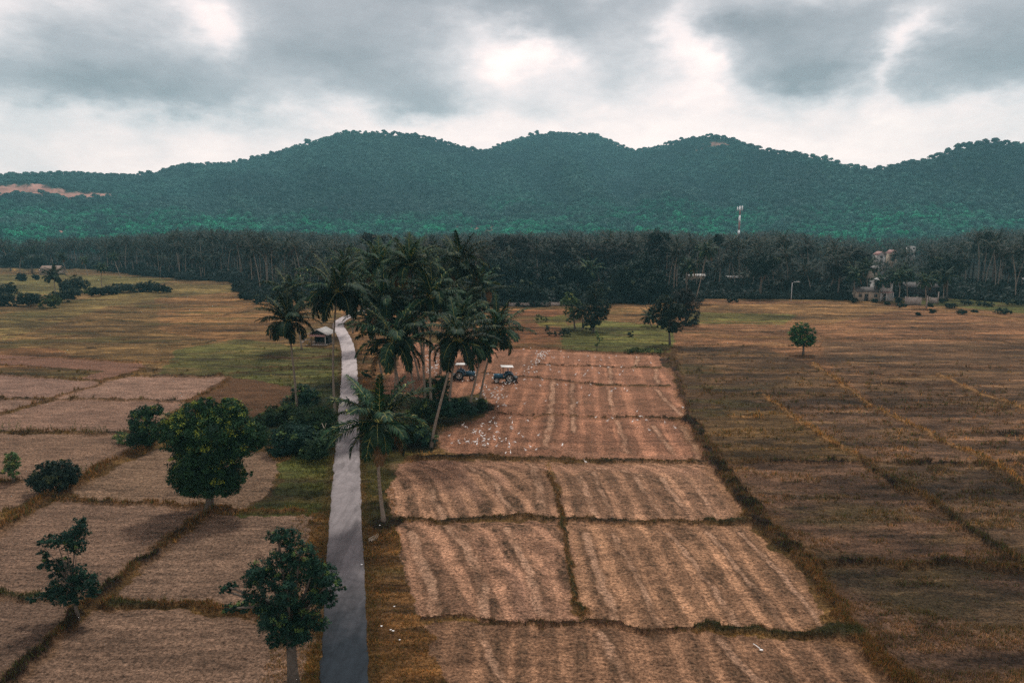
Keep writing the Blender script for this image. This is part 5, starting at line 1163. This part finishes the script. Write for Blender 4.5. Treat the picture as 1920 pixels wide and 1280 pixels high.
house('low_house', 'low house with a long white roof half hidden behind palms right of the centre wood', 1302, 552, 6, 4, 4.6, .5, M_CREAM, M_WHITE, [('window', -1, 2.6, 1.2, 1.2), ('door', 1.8, 1.3, 1.1, 2.3)], dist=262)
house('low_house', 'low pale-roofed shed between palm trunks left of the cell tower foot', 1375, 556, 6, 4, 3.4, .5, M_CONC, M_WHITE, [('window', 0, 1.8, 1, 1)], dist=268, cat='shed')
house('field_shelter', 'dark open shelter with a low wide tin roof behind the grey yard wall', 1718, 560, 10, 6, 3.2, 1.3, M_DARKIN, M_TIN_D, [('door', -2, 1.2, 1.6, 2.2), ('window', 2, 1.8, 1.4, 1.0)], dist=232, cat='shelter')
house('red_shed', 'small shed with a red front behind the shelter in the village', 1697, 548, 2.0, 3, 5.4, .5, M_RED, M_TIN_D, [('door', 0, 4.0, .7, 1.5)], dist=262, cat='shed')
house('far_house', 'red-roofed far house rising over the village palms, left of its twin roof', 1645, 520, 3.6, 4, 9.6, 1.4, M_WHITE, M_TIN_R, [('window', 0, 8.6, 1.2, 1.0)], dist=330, ridge='y')
house('far_house', 'smaller red-roofed far house right of the other red roof over the village palms', 1668, 520, 3.4, 4, 9.8, 1.4, M_CREAM, M_TIN_R, [('window', 0, 8.6, 1.2, 1.0)], dist=345, ridge='y')
house('far_house', 'pale flat-roofed far house above the village palms near the hills', 1704, 500, 4, 4, 10.4, .5, M_WHITE, M_WHITE, [('window', .8, 9.4, 1.0, .8)], dist=420, flat=True)
house('farmhouse', 'brown-roofed farmhouse behind palms at the far left', 98, 506, 8.5, 6, 2.2, 2.0, M_CREAM, mat_plain('rusty brown roof', (.22, .16, .13), .85, .2, .3, 2), [('window', -2.5, 1.3, 1.0, .9), ('door', 0, 1.1, 1, 1.9), ('window', 2.5, 1.3, 1.0, .9)], dist=330)
house('yard_shed', 'small pale shed at the right edge of the photo under the trees', 1916, 545, 4, 3, 3, .6, M_CONC, M_TIN, [('door', 0, 1.2, 1, 2)], dist=262, cat='shed')
def wall_run(label, p1, p2, h, mat):
    a, b = G(*p1), G(*p2); L = math.hypot(b[0]-a[0], b[1]-a[1]); ang = math.atan2(b[1]-a[1], b[0]-a[0]); root = empty('yard_wall', (a[0], a[1], 0), ang); tag(root, label, 'wall')
    MB().box((L/2, 0, h/2), (L, .2, h + .1)).build('panel', mat, root); MB().box((L/2, 0, h+.09), (L+.1, .3, .08)).build('coping', M_CONC, root)
    for k in range(int(L / 3) + 1): MB().box((k * 3, 0, h/2+.12), (.3, .3, h+.35)).build('post', mat, root)
wall_run('grey block wall of the village yard, nearest the field', (1697, 571), (1727, 572), 2.2, M_CONC)
wall_run('shorter grey block wall right of the yard palm', (1742, 568), (1757, 569), 1.6, M_CONC)
wall_run('long low pale wall at the foot of the centre wood', (955, 574), (1060, 573), .9, M_CONC)
for k, (p, lab) in enumerate([((1737,578),'grey gate post standing in front of the yard wall'),((1758,570),'tall pale post right of the shorter yard wall')]):
    x, y = G(*p); o = MB().box((0, 0, 1.8), (.22, .22, 3.6)).box((0, 0, 3.65), (.32, .32, .12)).build('gate_post', M_CONC); o.location = (x, y, 0); tag(o, lab, 'post')
def cell_tower():
    x, y = G(1388, 470); s = 520 / y; x *= s; y = 520; c, _ = P(1388, 388, y); ht = c.z
    root = empty('cell_tower', (c.x, y, 0)); tag(root, 'red and white banded mobile phone mast rising over the palms', 'tower')
    M_WHITE = mat_plain('white mast paint', (.85, .85, .85), .6, .3, .05, 1); red = mat_plain('faded red paint', (.26, .13, .12), .7, .2, .1, 1); n = 7
    zs = [0, 15, 19.5, 25.5, 30.5, 34.5, ht]; ms = [M_WHITE, M_WHITE, red, M_WHITE, M_WHITE, red, M_WHITE]
    for i in range(6):
        r0, r1 = 1.0 - .5 * zs[i] / ht, 1.0 - .5 * zs[i + 1] / ht
        MB().tube([(0, 0, zs[i]), (0, 0, zs[i + 1])], [r0, r1], 10).build('mast_section', (M_WHITE, M_WHITE, red, M_WHITE, red, M_STEEL)[i], root)
    for z, w in ((26.5, 1.2), (34.6, 1.7)):
        mb = MB(); mb.tube([(math.cos(a) * w, math.sin(a) * w, z) for a in np.linspace(0, 6.2832, 13)], .12, 5, cap=False)
        for a in np.arange(3) * 2.094: mb.tube([(0, 0, z), (math.cos(a) * w, math.sin(a) * w, z)], .1, 4)
        mb.build('platform', M_STEEL, root)
    for a in (.2, 1.6, 2.9, 4.3):
        MB().box((math.cos(a) * 1.9, math.sin(a) * 1.9, 35.2), (.55, .4, 2.8)).build('antenna', M_WHITE, root)
    for xx in (-.2, 1.5): MB().box((xx, 0, ht - .6), (.6, .4, 2.8)).build('antenna', M_WHITE, root)
    MB().box((.6, 0, ht - 1.9), (2.2, .12, .12)).build('antenna_arm', M_STEEL, root)
    MB().ell((-.7, -.5, 28), (.5, .2, .5)).build('dish', M_WHITE, root)
cell_tower()
def lamp(p, top, lab):
    x, y = G(*p); c, _ = P(*top, y); root = empty('street_lamp', (x, y, 0)); tag(root, lab, 'street lamp'); h = c.z
    MB().tube([(0, 0, -.1), (0, 0, h)], [.09, .06], 7).build('pole', M_STEEL, root)
    MB().tube([(0, 0, h - .1), (.7, 0, h + .25), (1.5, 0, h + .3)], .045, 5).build('arm', M_STEEL, root)
    MB().box((1.8, 0, h + .28), (.9, .35, .16)).build('lamp_head', M_WHITE, root)
lamp((1483, 566), (1486, 530), 'street lamp on a pale pole in front of the right grove')
lamp((1622, 522), (1634, 492), 'far street lamp above the grey-roofed house in the village')

# ------------------------------------------------------------------ tractors
M_BLUE = mat_plain('blue tractor paint', (.025, .10, .16), .4, .5, .15, 3)
M_RUB = mat_plain('rubber', (.018, .018, .02), .85, .2)
M_RIM = mat_plain('pale wheel rim', (.62, .60, .55), .6, .3, .15, 5)
M_BLK = mat_plain('black metal', (.03, .03, .03), .6, .4)
M_ROOF = mat_plain('white canopy', (.58, .56, .53), .6, .3, .08, 2)
M_LAMP = mat_plain('headlight glass', (.7, .7, .68), .2, .6)
def wheel(root, x, y, R, w, n):
    o = MB()
    th = np.linspace(0, 2 * np.pi, n + 1)
    prof = [(-w/2, R*.66), (-w/2, R*.92), (-w*.3, R), (w*.3, R), (w/2, R*.92), (w/2, R*.66)]
    V = []; q = []
    for i in range(n):
        lug = 1.0 if i % 2 else .955
        for yy, rr in prof: V.append((rr * lug * math.cos(th[i]) if rr > R*.8 else rr * math.cos(th[i]), yy, (rr * lug if rr > R*.8 else rr) * math.sin(th[i])))
    k = len(prof)
    for i in range(n):
        for j in range(k): q.append([i*k+j, i*k+(j+1) % k, ((i+1) % n)*k+(j+1) % k, ((i+1) % n)*k+j])
    o.put(V, quad=q); wh = o.build('wheel', M_RUB, root); wh.location = (x, y, R)
    rim = MB(); ring = [(math.cos(a) * R * .62, 0, math.sin(a) * R * .62) for a in np.linspace(0, 2 * np.pi, 17)]
    rim.tube(ring, R * .085, 5, cap=False); rim.tube([(0, -w*.32, 0), (0, w*.32, 0)], R * .2, 8)
    for a in np.arange(6) * math.pi / 3: rim.tube([(0, 0, 0), (math.cos(a) * R * .6, 0, math.sin(a) * R * .6)], R * .07, 4)
    rim.build('rim', M_RIM, wh)
def tractor(p, rz, label):
    x, y = G(*p); r = empty('tractor', (x, y, .02), rz); tag(r, label, 'tractor', 'tractors working the egret field')
    # faces +x
    MB().box((1.15, 0, 1.02), (1.35, .62, .55), top=(.96, .86)).box((1.86, 0, .98), (.1, .6, .5)).build('hood', M_BLUE, r)
    MB().box((.55, 0, .66), (2.4, .42, .32)).box((-.35, 0, .75), (.9, .6, .5)).build('chassis', M_BLK, r)
    MB().box((1.93, 0, .98), (.04, .46, .40)).build('grille', M_BLK, r)
    MB().box((2.05, 0, .62), (.22, .66, .28)).build('front_weight', M_RIM, r)
    for s in (-1, 1): MB().ell((1.93, s * .25, 1.16), (.06, .09, .09), 8, 5).build('headlight', M_LAMP, r)
    wheel(r, 1.5, .62, .44, .26, 18); wheel(r, 1.5, -.62, .44, .26, 18); wheel(r, -.45, .72, .72, .38, 26); wheel(r, -.45, -.72, .72, .38, 26)
    for s in (-1, 1):
        mb = MB(); pts = [(-.45 + math.cos(a) * .80, s * .72, .72 + math.sin(a) * .80) for a in np.linspace(.15, 2.6, 9)]
        for a, b in zip(pts[:-1], pts[1:]):
            m = ((a[0]+b[0])/2, a[1], (a[2]+b[2])/2); L = math.hypot(a[0]-b[0], a[2]-b[2]); mb.box(m, (L*1.05, .42, .05), ry=-math.atan2(b[2]-a[2], b[0]-a[0]))
        mb.build('fender', M_BLUE, r)
    MB().box((-.35, 0, 1.12), (.5, .5, .14)).box((-.6, 0, 1.4), (.12, .5, .5)).build('seat', M_BLK, r)
    MB().tube([(.32, 0, 1.0), (.12, 0, 1.5)], .03, 5).tube([(.12 + math.cos(a) * .18 * .4, math.sin(a) * .18, 1.5 + math.cos(a) * .17) for a in np.linspace(0, 6.283, 11)], .02, 4, cap=False).build('steering_wheel', M_BLK, r)
    MB().tube([(.9, .2, 1.2), (.9, .2, 2.05)], .04, 6).build('exhaust_pipe', M_BLK, r)
    for sx in (.45, -.75):
        for sy in (-.5, .5): MB().box((sx, sy, 1.75), (.05, .05, 1.3)).build('canopy_post', M_BLK, r)
    MB().box((-.15, 0, 2.44), (1.95, 1.5, .09), ry=-.04, top=(.95, .93)).build('canopy', M_ROOF, r)
    mb = MB(); mb.box((-1.45, 0, .72), (.55, 1.7, .12)).box((-1.2, 0, .8), (.6, .1, .1)).box((-1.75, 0, .45), (.06, 1.7, .5), ry=.5)
    for k in range(9): mb.box((-1.4, -.76 + k * .19, .3), (.5, .05, .35), ry=.3 * (-1) ** k)
    mb.build('rotary_tiller', M_BLK, r)
    return r
t1 = tractor((949, 716), math.pi + .12, 'blue tractor with a white canopy facing left, out in the open of the egret field')
t2 = tractor((868, 711), -.10, 'blue tractor facing right, partly hidden behind the leaning palm crown and trunk')
def person(loc, rz, label, shirt):
    """seated driver: one continuous skinned body, with hat"""
    J = [((0,0,0), .15), ((0,0,.28), .15), ((0,0,.45), .16), ((.02,0,.56), .07), ((.03,0,.63), .08), ((.04,0,.72), .105), ((.03,0,.80), .085),
         ((.02,.19,.48), .065), ((.16,.25,.26), .05), ((.38,.16,.28), .04), ((.46,.14,.30), .035),
         ((.02,-.19,.48), .065), ((.16,-.25,.26), .05), ((.38,-.16,.28), .04), ((.46,-.14,.30), .035),
         ((.05,.10,-.02), .10), ((.45,.14,.02), .075), ((.52,.14,-.38), .05), ((.62,.14,-.42), .045),
         ((.05,-.10,-.02), .10), ((.45,-.14,.02), .075), ((.52,-.14,-.38), .05), ((.62,-.14,-.42), .045)]
    E = [(0,1),(1,2),(2,3),(3,4),(4,5),(5,6),(2,7),(7,8),(8,9),(9,10),(2,11),(11,12),(12,13),(13,14),(0,15),(15,16),(16,17),(17,18),(0,19),(19,20),(20,21),(21,22)]
    for b0, sg in ((10, 1), (14, -1)):
        for k in range(5):
            J.append(((.52 + .02 * (k % 3), (.14 * sg) + (k - 2) * .016, .31 - .01 * k), .009)); E.append((b0, len(J) - 1))
    me = bpy.data.meshes.new('person'); me.from_pydata([j[0] for j in J], E, []); me.materials.append(shirt)
    root = empty('person', loc, rz); tag(root, label, 'person')
    o = obj('body', me, root); sk = o.modifiers.new('skin', 'SKIN'); o.modifiers.new('sub', 'SUBSURF').render_levels = 1
    if not me.skin_vertices: me.skin_vertices.new()
    for v, (p, rd) in zip(me.skin_vertices[0].data, J): v.radius = (rd, rd); v.use_root = False
    me.skin_vertices[0].data[0].use_root = True
    mb = MB(); mb.ell((.035, 0, .80), (.115, .105, .085), 10, 6); mb.ell((.06, 0, .785), (.2, .17, .012), 12, 4); mb.build('hat', M_ROOF, root, True)
    MB().ell((.135, 0, .71), (.02, .015, .025), 6, 4).build('nose', mat_plain('skin', (.25, .13, .08), .6), root, True)
M_SHIRT = mat_plain('dark work shirt', (.05, .07, .10), .9, .1, .2, 5)
for t_, lab in ((t1, 'driver in a dark shirt and pale hat seated under the canopy of the left-facing tractor'), (t2, 'driver in a dark shirt seated on the right-facing tractor behind the palm')):
    rz = t_.rotation_euler.z; v = Matrix.Rotation(rz, 3, 'Z') @ Vector((-.33, 0, 0))
    person((t_.location.x + v.x, t_.location.y + v.y, 1.30), rz, lab, M_SHIRT)

# ------------------------------------------------------------------ egrets
M_EGR = mat_plain('white feathers', (.82, .80, .76), .7, .2)
def egret_mesh(seed, feed=False):
    mb = MB(); s = 1.0
    pts = [(-.26, 0, .27), (-.18, 0, .30), (-.06, 0, .335), (.05, 0, .35), (.11, 0, .39)]
    rad = [.012, .045, .088, .075, .035]
    neck = [(.14, 0, .45), (.12, 0, .53), (.15, 0, .60), (.19, 0, .62), (.24, 0, .612)] if not feed else [(.18, 0, .42), (.26, 0, .38), (.32, 0, .27), (.35, 0, .19), (.37, 0, .13)]
    nr = [.026, .022, .026, .028, .012]
    P_ = pts + neck; P_.append((.32, 0, .60) if not feed else (.385, 0, .06)); mb.tube(P_, rad + nr + [.004], 7)
    mb.tube([(.0, .035, .30), (-.01, .035, .15), (.0, .035, 0)], .009, 4); mb.tube([(.02, -.035, .30), (.03, -.035, .15), (.02, -.035, 0)], .009, 4)
    return np_mesh('egret', np.vstack(mb.v), [np.vstack(mb.f3), np.vstack(mb.f4)], M_EGR, None, True)
EG = [egret_mesh(0), egret_mesh(1, True), egret_mesh(2)]
def zz(ox, oy, s, pts): return [(ox + a / s, oy + b / s) for a, b in pts]
r_ = random.Random(4)
def spray(n, path, w):
    out = []
    for _ in range(n):
        i = r_.randrange(len(path) - 1); t = r_.random(); out.append((path[i][0] * (1 - t) + path[i+1][0] * t + r_.gauss(0, w), path[i][1] * (1 - t) + path[i+1][1] * t + r_.gauss(0, w * .5)))
    return out
FLOCKS = [
 ('white egret in the loose flock between the leaning palm and the lower bund', 'egrets beside the leaning palm', zz(780, 640, 6.4, [(930,930),(1130,930),(890,985),(945,990),(965,1000),(965,1030),(800,1000),(785,1030),(595,1042),(565,1015),(885,1070),(695,1075),(768,1083),(715,1098),(760,1100),
   (688,1113),(795,1115),(970,1105),(782,1150),(825,1143),(935,1153),(815,1185),(940,1195),(1003,1178),(1080,1185),(738,1195),(585,1190),(610,1225),(510,1210),(520,1232),(725,1215),(1030,1212),(1188,1222),(733,1250),(862,1248),(830,1262),(400,1150),(432,1235),(968,1268),(1340,965),(1155,990),(1140,1040),(1150,1060),(1235,1120),(1280,1155),(1470,1143),(1757,1252)]) + spray(12, [(900,825),(960,845),(1010,840)], 8)),
 ('white egret in the crowd trailing below the left-facing tractor', 'egrets below the left-facing tractor', zz(780, 640, 6.4, [(958,497),(1035,497),(1088,497),(1180,493),(1072,522),(1045,547),(968,560),(948,580),(875,592),(1035,580),(1022,597),(982,603),(935,618),(905,635),(1030,655),(978,655),(920,655),(912,672),(950,685),(990,685),(1045,690),(1090,672),(820,655),(810,640),(832,693),(985,705),(968,735),(850,748),(728,700),(1048,775),(1075,785),(985,790),(1200,575),(1192,525),(845,560),(820,530),(803,520),(765,573),(1305,760),(1490,540),(1515,472),(1385,465),(1300,470),(1123,520),(728,538),(560,490),(533,452),(865,400),(620,478),(805,605)])),
 ('white egret in the dense line behind the left-facing tractor', 'egrets behind the left-facing tractor', zz(780, 640, 6.4, [(1300,408),(1203,392),(1300,368),(1353,380),(1420,380),(1448,370),(1350,340),(1385,322),(1350,312),(1300,295),(1440,290),(1395,285),(1450,262),(1435,270),(1440,245),(1475,240),(1480,255),(1450,225),(1455,195),(1460,180),(1490,190),(1510,210),(1535,212),(1500,165),(1525,160),(1500,140),(1515,125),(1560,140),(1575,155),(1600,118),(1450,120),(1550,185),(1490,150),(1580,125),(1375,85),(1290,100)]) + spray(14, [(1008,668),(1020,660),(1000,680)], 4)),
 ('white egret in the scattered file seen between the grove trunks', 'egrets seen between the palm trunks', spray(62, [(832,652),(822,672),(815,690),(806,700)], 7) + spray(10, [(800,668),(805,640)], 8)),
 ('white egret scattered over the far strips of the right-hand tilled field', 'egrets on the far strips', zz(1000, 640, 5.333, [(545,152),(617,160),(758,168),(828,150),(675,190),(457,195),(1030,165),(1175,222),(668,255),(588,270),(880,265),(752,268),(545,297),(655,325),(893,305),(1000,300),(865,340),(520,332),(505,348),(422,340),(255,312),(172,288),(165,248),(140,240),(185,162),(207,170),(275,103),(305,160),(350,162)])),
 ('white egret standing apart on the middle strips of the right-hand tilled field', 'egrets on the middle strips', zz(1000, 640, 5.333, [(88,393),(67,450),(240,440),(323,440),(573,437),(480,470),(912,480),(937,500),(782,507),(820,478),(560,548),(125,602),(438,625),(1493,672),(1037,707),(790,778),(625,770),(742,808),(1040,795),(1070,763),(1128,795),(993,812),(1313,825),(1415,877),(1157,898),(52,950),(290,1050),(28,1092),(520,1220)])),
]
nE = 0
for lab, grp, pp in FLOCKS:
    for (a, b) in pp:
        if nE >= 290: break
        x, y = G(a, b + 1.5); o = obj('egret', EG[r_.choice((0, 0, 1, 2))]); o.location = (x, y, .02); s = r_.uniform(.62, .88); o.scale = (s, s, s)
        o.rotation_euler = (0, 0, r_.choice((r_.uniform(-.6, .6), r_.uniform(2.5, 3.8), r_.uniform(0, 6.28)))); tag(o, lab, 'egret', grp); nE += 1
print('egrets', nE)

# ------------------------------------------------------------------ small things
def dead_branch():
    x, y = G(619, 838); c, m = P(617, 815, y); root_o = MB()
    root_o.tube([(.0, 0, -.1), (-.1, 0, .9), (-.55, 0, 1.6), (-.8, .1, 2.2)], [.09, .08, .05, .02], 6); root_o.tube([(-.1, 0, .9), (.35, 0, 1.4), (.4, .1, 1.9)], [.06, .04, .015], 5); root_o.tube([(-.55, 0, 1.6), (-.3, 0, 2.2)], [.04, .015], 5)
    o = root_o.build('dead_branch', M_DEAD, None, True); o.location = (x, y, .5); tag(o, 'bleached forked dead branch sticking out of the bushes left of the road', 'branch')
dead_branch()
def fallen_frond():
    x, y = G(703, 1008); mb = MB(); mb.tube([(-.1, .9, .12), (0, 0, .16), (.1, -.8, .08)], [.03, .025, .01], 5)
    r = random.Random(2)
    for k in range(26):
        t = k / 26; sy = .8 - 1.5 * t
        for s in (-1, 1):
            L = .5 * math.sin(math.pi * (t * .8 + .15)); mb.tube([(0, sy, .14), (s * L * .5, sy - .25, .16), (s * L, sy - .5 + r.uniform(-.1, .1), .06)], [.012, .02, .004], 3, cap=False)
    o = mb.build('fallen_frond', mat_plain('dried frond', (.5, .42, .32), .9, .1, .2, 6)); o.location = (x, y, .05); o.rotation_euler = (0, 0, -.3); o.scale = (.75, .75, .35); tag(o, 'dry whitish fallen palm frond on the grass beside the road, below the nearest palm', 'palm frond')
fallen_frond()
M_LIT = mat_plain('white plastic litter', (.75, .73, .70), .5, .3)
LIT = [(715,1178,'white scrap of litter on the orange verge, largest of the cluster'),(732,1185,'thin white litter strip right of the largest scrap on the verge'),(737,1187,'white litter shred in the verge cluster, right end'),(749,1204,'small pale litter crumpled below the verge cluster'),
       (739,1141,'tiny white litter dot above the cluster on the verge'),(712,988,'white scrap just below the foot of the nearest palm'),(678,1062,'white litter flake on the right edge of the asphalt')]
for i, (a, b, lab) in enumerate(LIT):
    r = random.Random(i); mb = MB(); mb.ell((0, 0, .04), (.07 * r.uniform(.5, 1.3), .045, .03), 7, 4, rz=r.uniform(0, 3)); mb.ell((.05, .03, .03), (.04, .025, .02), 6, 4, rz=1.0)
    o = mb.build('litter', M_LIT, None, True); x, y = G(a, b); o.location = (x, y, .14); tag(o, lab, 'litter')
o = MB().tube([(0, 0, .08), (.1, -.2, .1), (.2, -.5, .12)], [.03, .02, .03], 5).ell((.26, -.58, .08), (.12, .07, .05), 8, 5).build('plastic_sheet', M_LIT, None, True); x, y = G(1412, 1210); o.location = (x, y, .05); tag(o, 'crumpled white plastic sheet lying in the lower right tilled strip', 'plastic sheet')
def weeds(p, n, lab, hgt=1.1, spread=1.2):
    x, y = G(*p); r = np.random.default_rng(int(p[0])); root = []
    V = []; T = []; c = []
    for i in range(n):
        bx, by = r.normal(size=2) * (spread, .3); h = hgt * r.uniform(.5, 1.1)
        for k in range(10):
            z = h * (k + .5) / 10; a = r.uniform(0, 6.28); L = .22 * (1 - .5 * k / 10)
            V += [(bx, by, z), (bx + math.cos(a) * L, by + math.sin(a) * L, z + .1), (bx + math.cos(a + .5) * L * .5, by + math.sin(a + .5) * L * .5, z - .05)]
        V += [(bx - .015, by, 0), (bx + .015, by, 0), (bx, by, h)]
    V = np.array(V); me = np_mesh('weeds', V, [np.arange(len(V)).reshape(-1, 3)], M_LEAF, np.tile(lin((96, 100, 62)), (len(V), 1)) * r.uniform(.5, 1.1, (len(V), 1)))
    o = obj('weed_clump', me); o.location = (x, y, .1); tag(o, lab, 'weeds')
weeds((33, 806), 6, 'tall thin weed stalks on the bund near the left edge'); weeds((135, 808), 6, 'tall thin weed stalks in the middle of the left bund'); weeds((183, 813), 7, 'bushy weed clump at the right end of the left bund', .9, .6); weeds((172, 884), 8, 'pale upright weeds on the diagonal dry bund', 1.1, .7)
def boulders():
    r = random.Random(9)
    for k in range(9):
        px, py = 566 + r.uniform(0, 32), 640 + r.uniform(-4, 10); x, y = G(px, py); s = r.uniform(.15, .4); mb = MB(); mb.ell((0, 0, s * .3), (s, s * .7, s * .5), 7, 5, rz=r.uniform(0, 3))
        v = mb.v[0]; v *= 1 + .15 * np.random.default_rng(k).normal(size=v.shape); o = mb.build('rubble_stone', M_CONC); o.location = (x, y, 0); tag(o, 'pale rubble stone in the heap left of the roadside hut', 'stone', 'rubble stones beside the hut')
boulders()

# ------------------------------------------------------------------ the haze of the humid air
def build_haze():
    o = MB().box((0, 0, 189), (4920, 4920, 382)).build('haze', None); tag(o, kind='stuff')
    m = bpy.data.materials.new('humid air'); m.use_nodes = True; t = NT(m.node_tree)
    for n in list(t.n): t.n.remove(n)
    out = t.add('ShaderNodeOutputMaterial')
    v = t.add('ShaderNodeVolumePrincipled', {'Color': (.30, .72, .84, 1), 'Density': .00020, 'Anisotropy': 0.1})
    t.l.new(v.outputs[0], out.inputs['Volume']); o.data.materials.append(m)
build_haze()
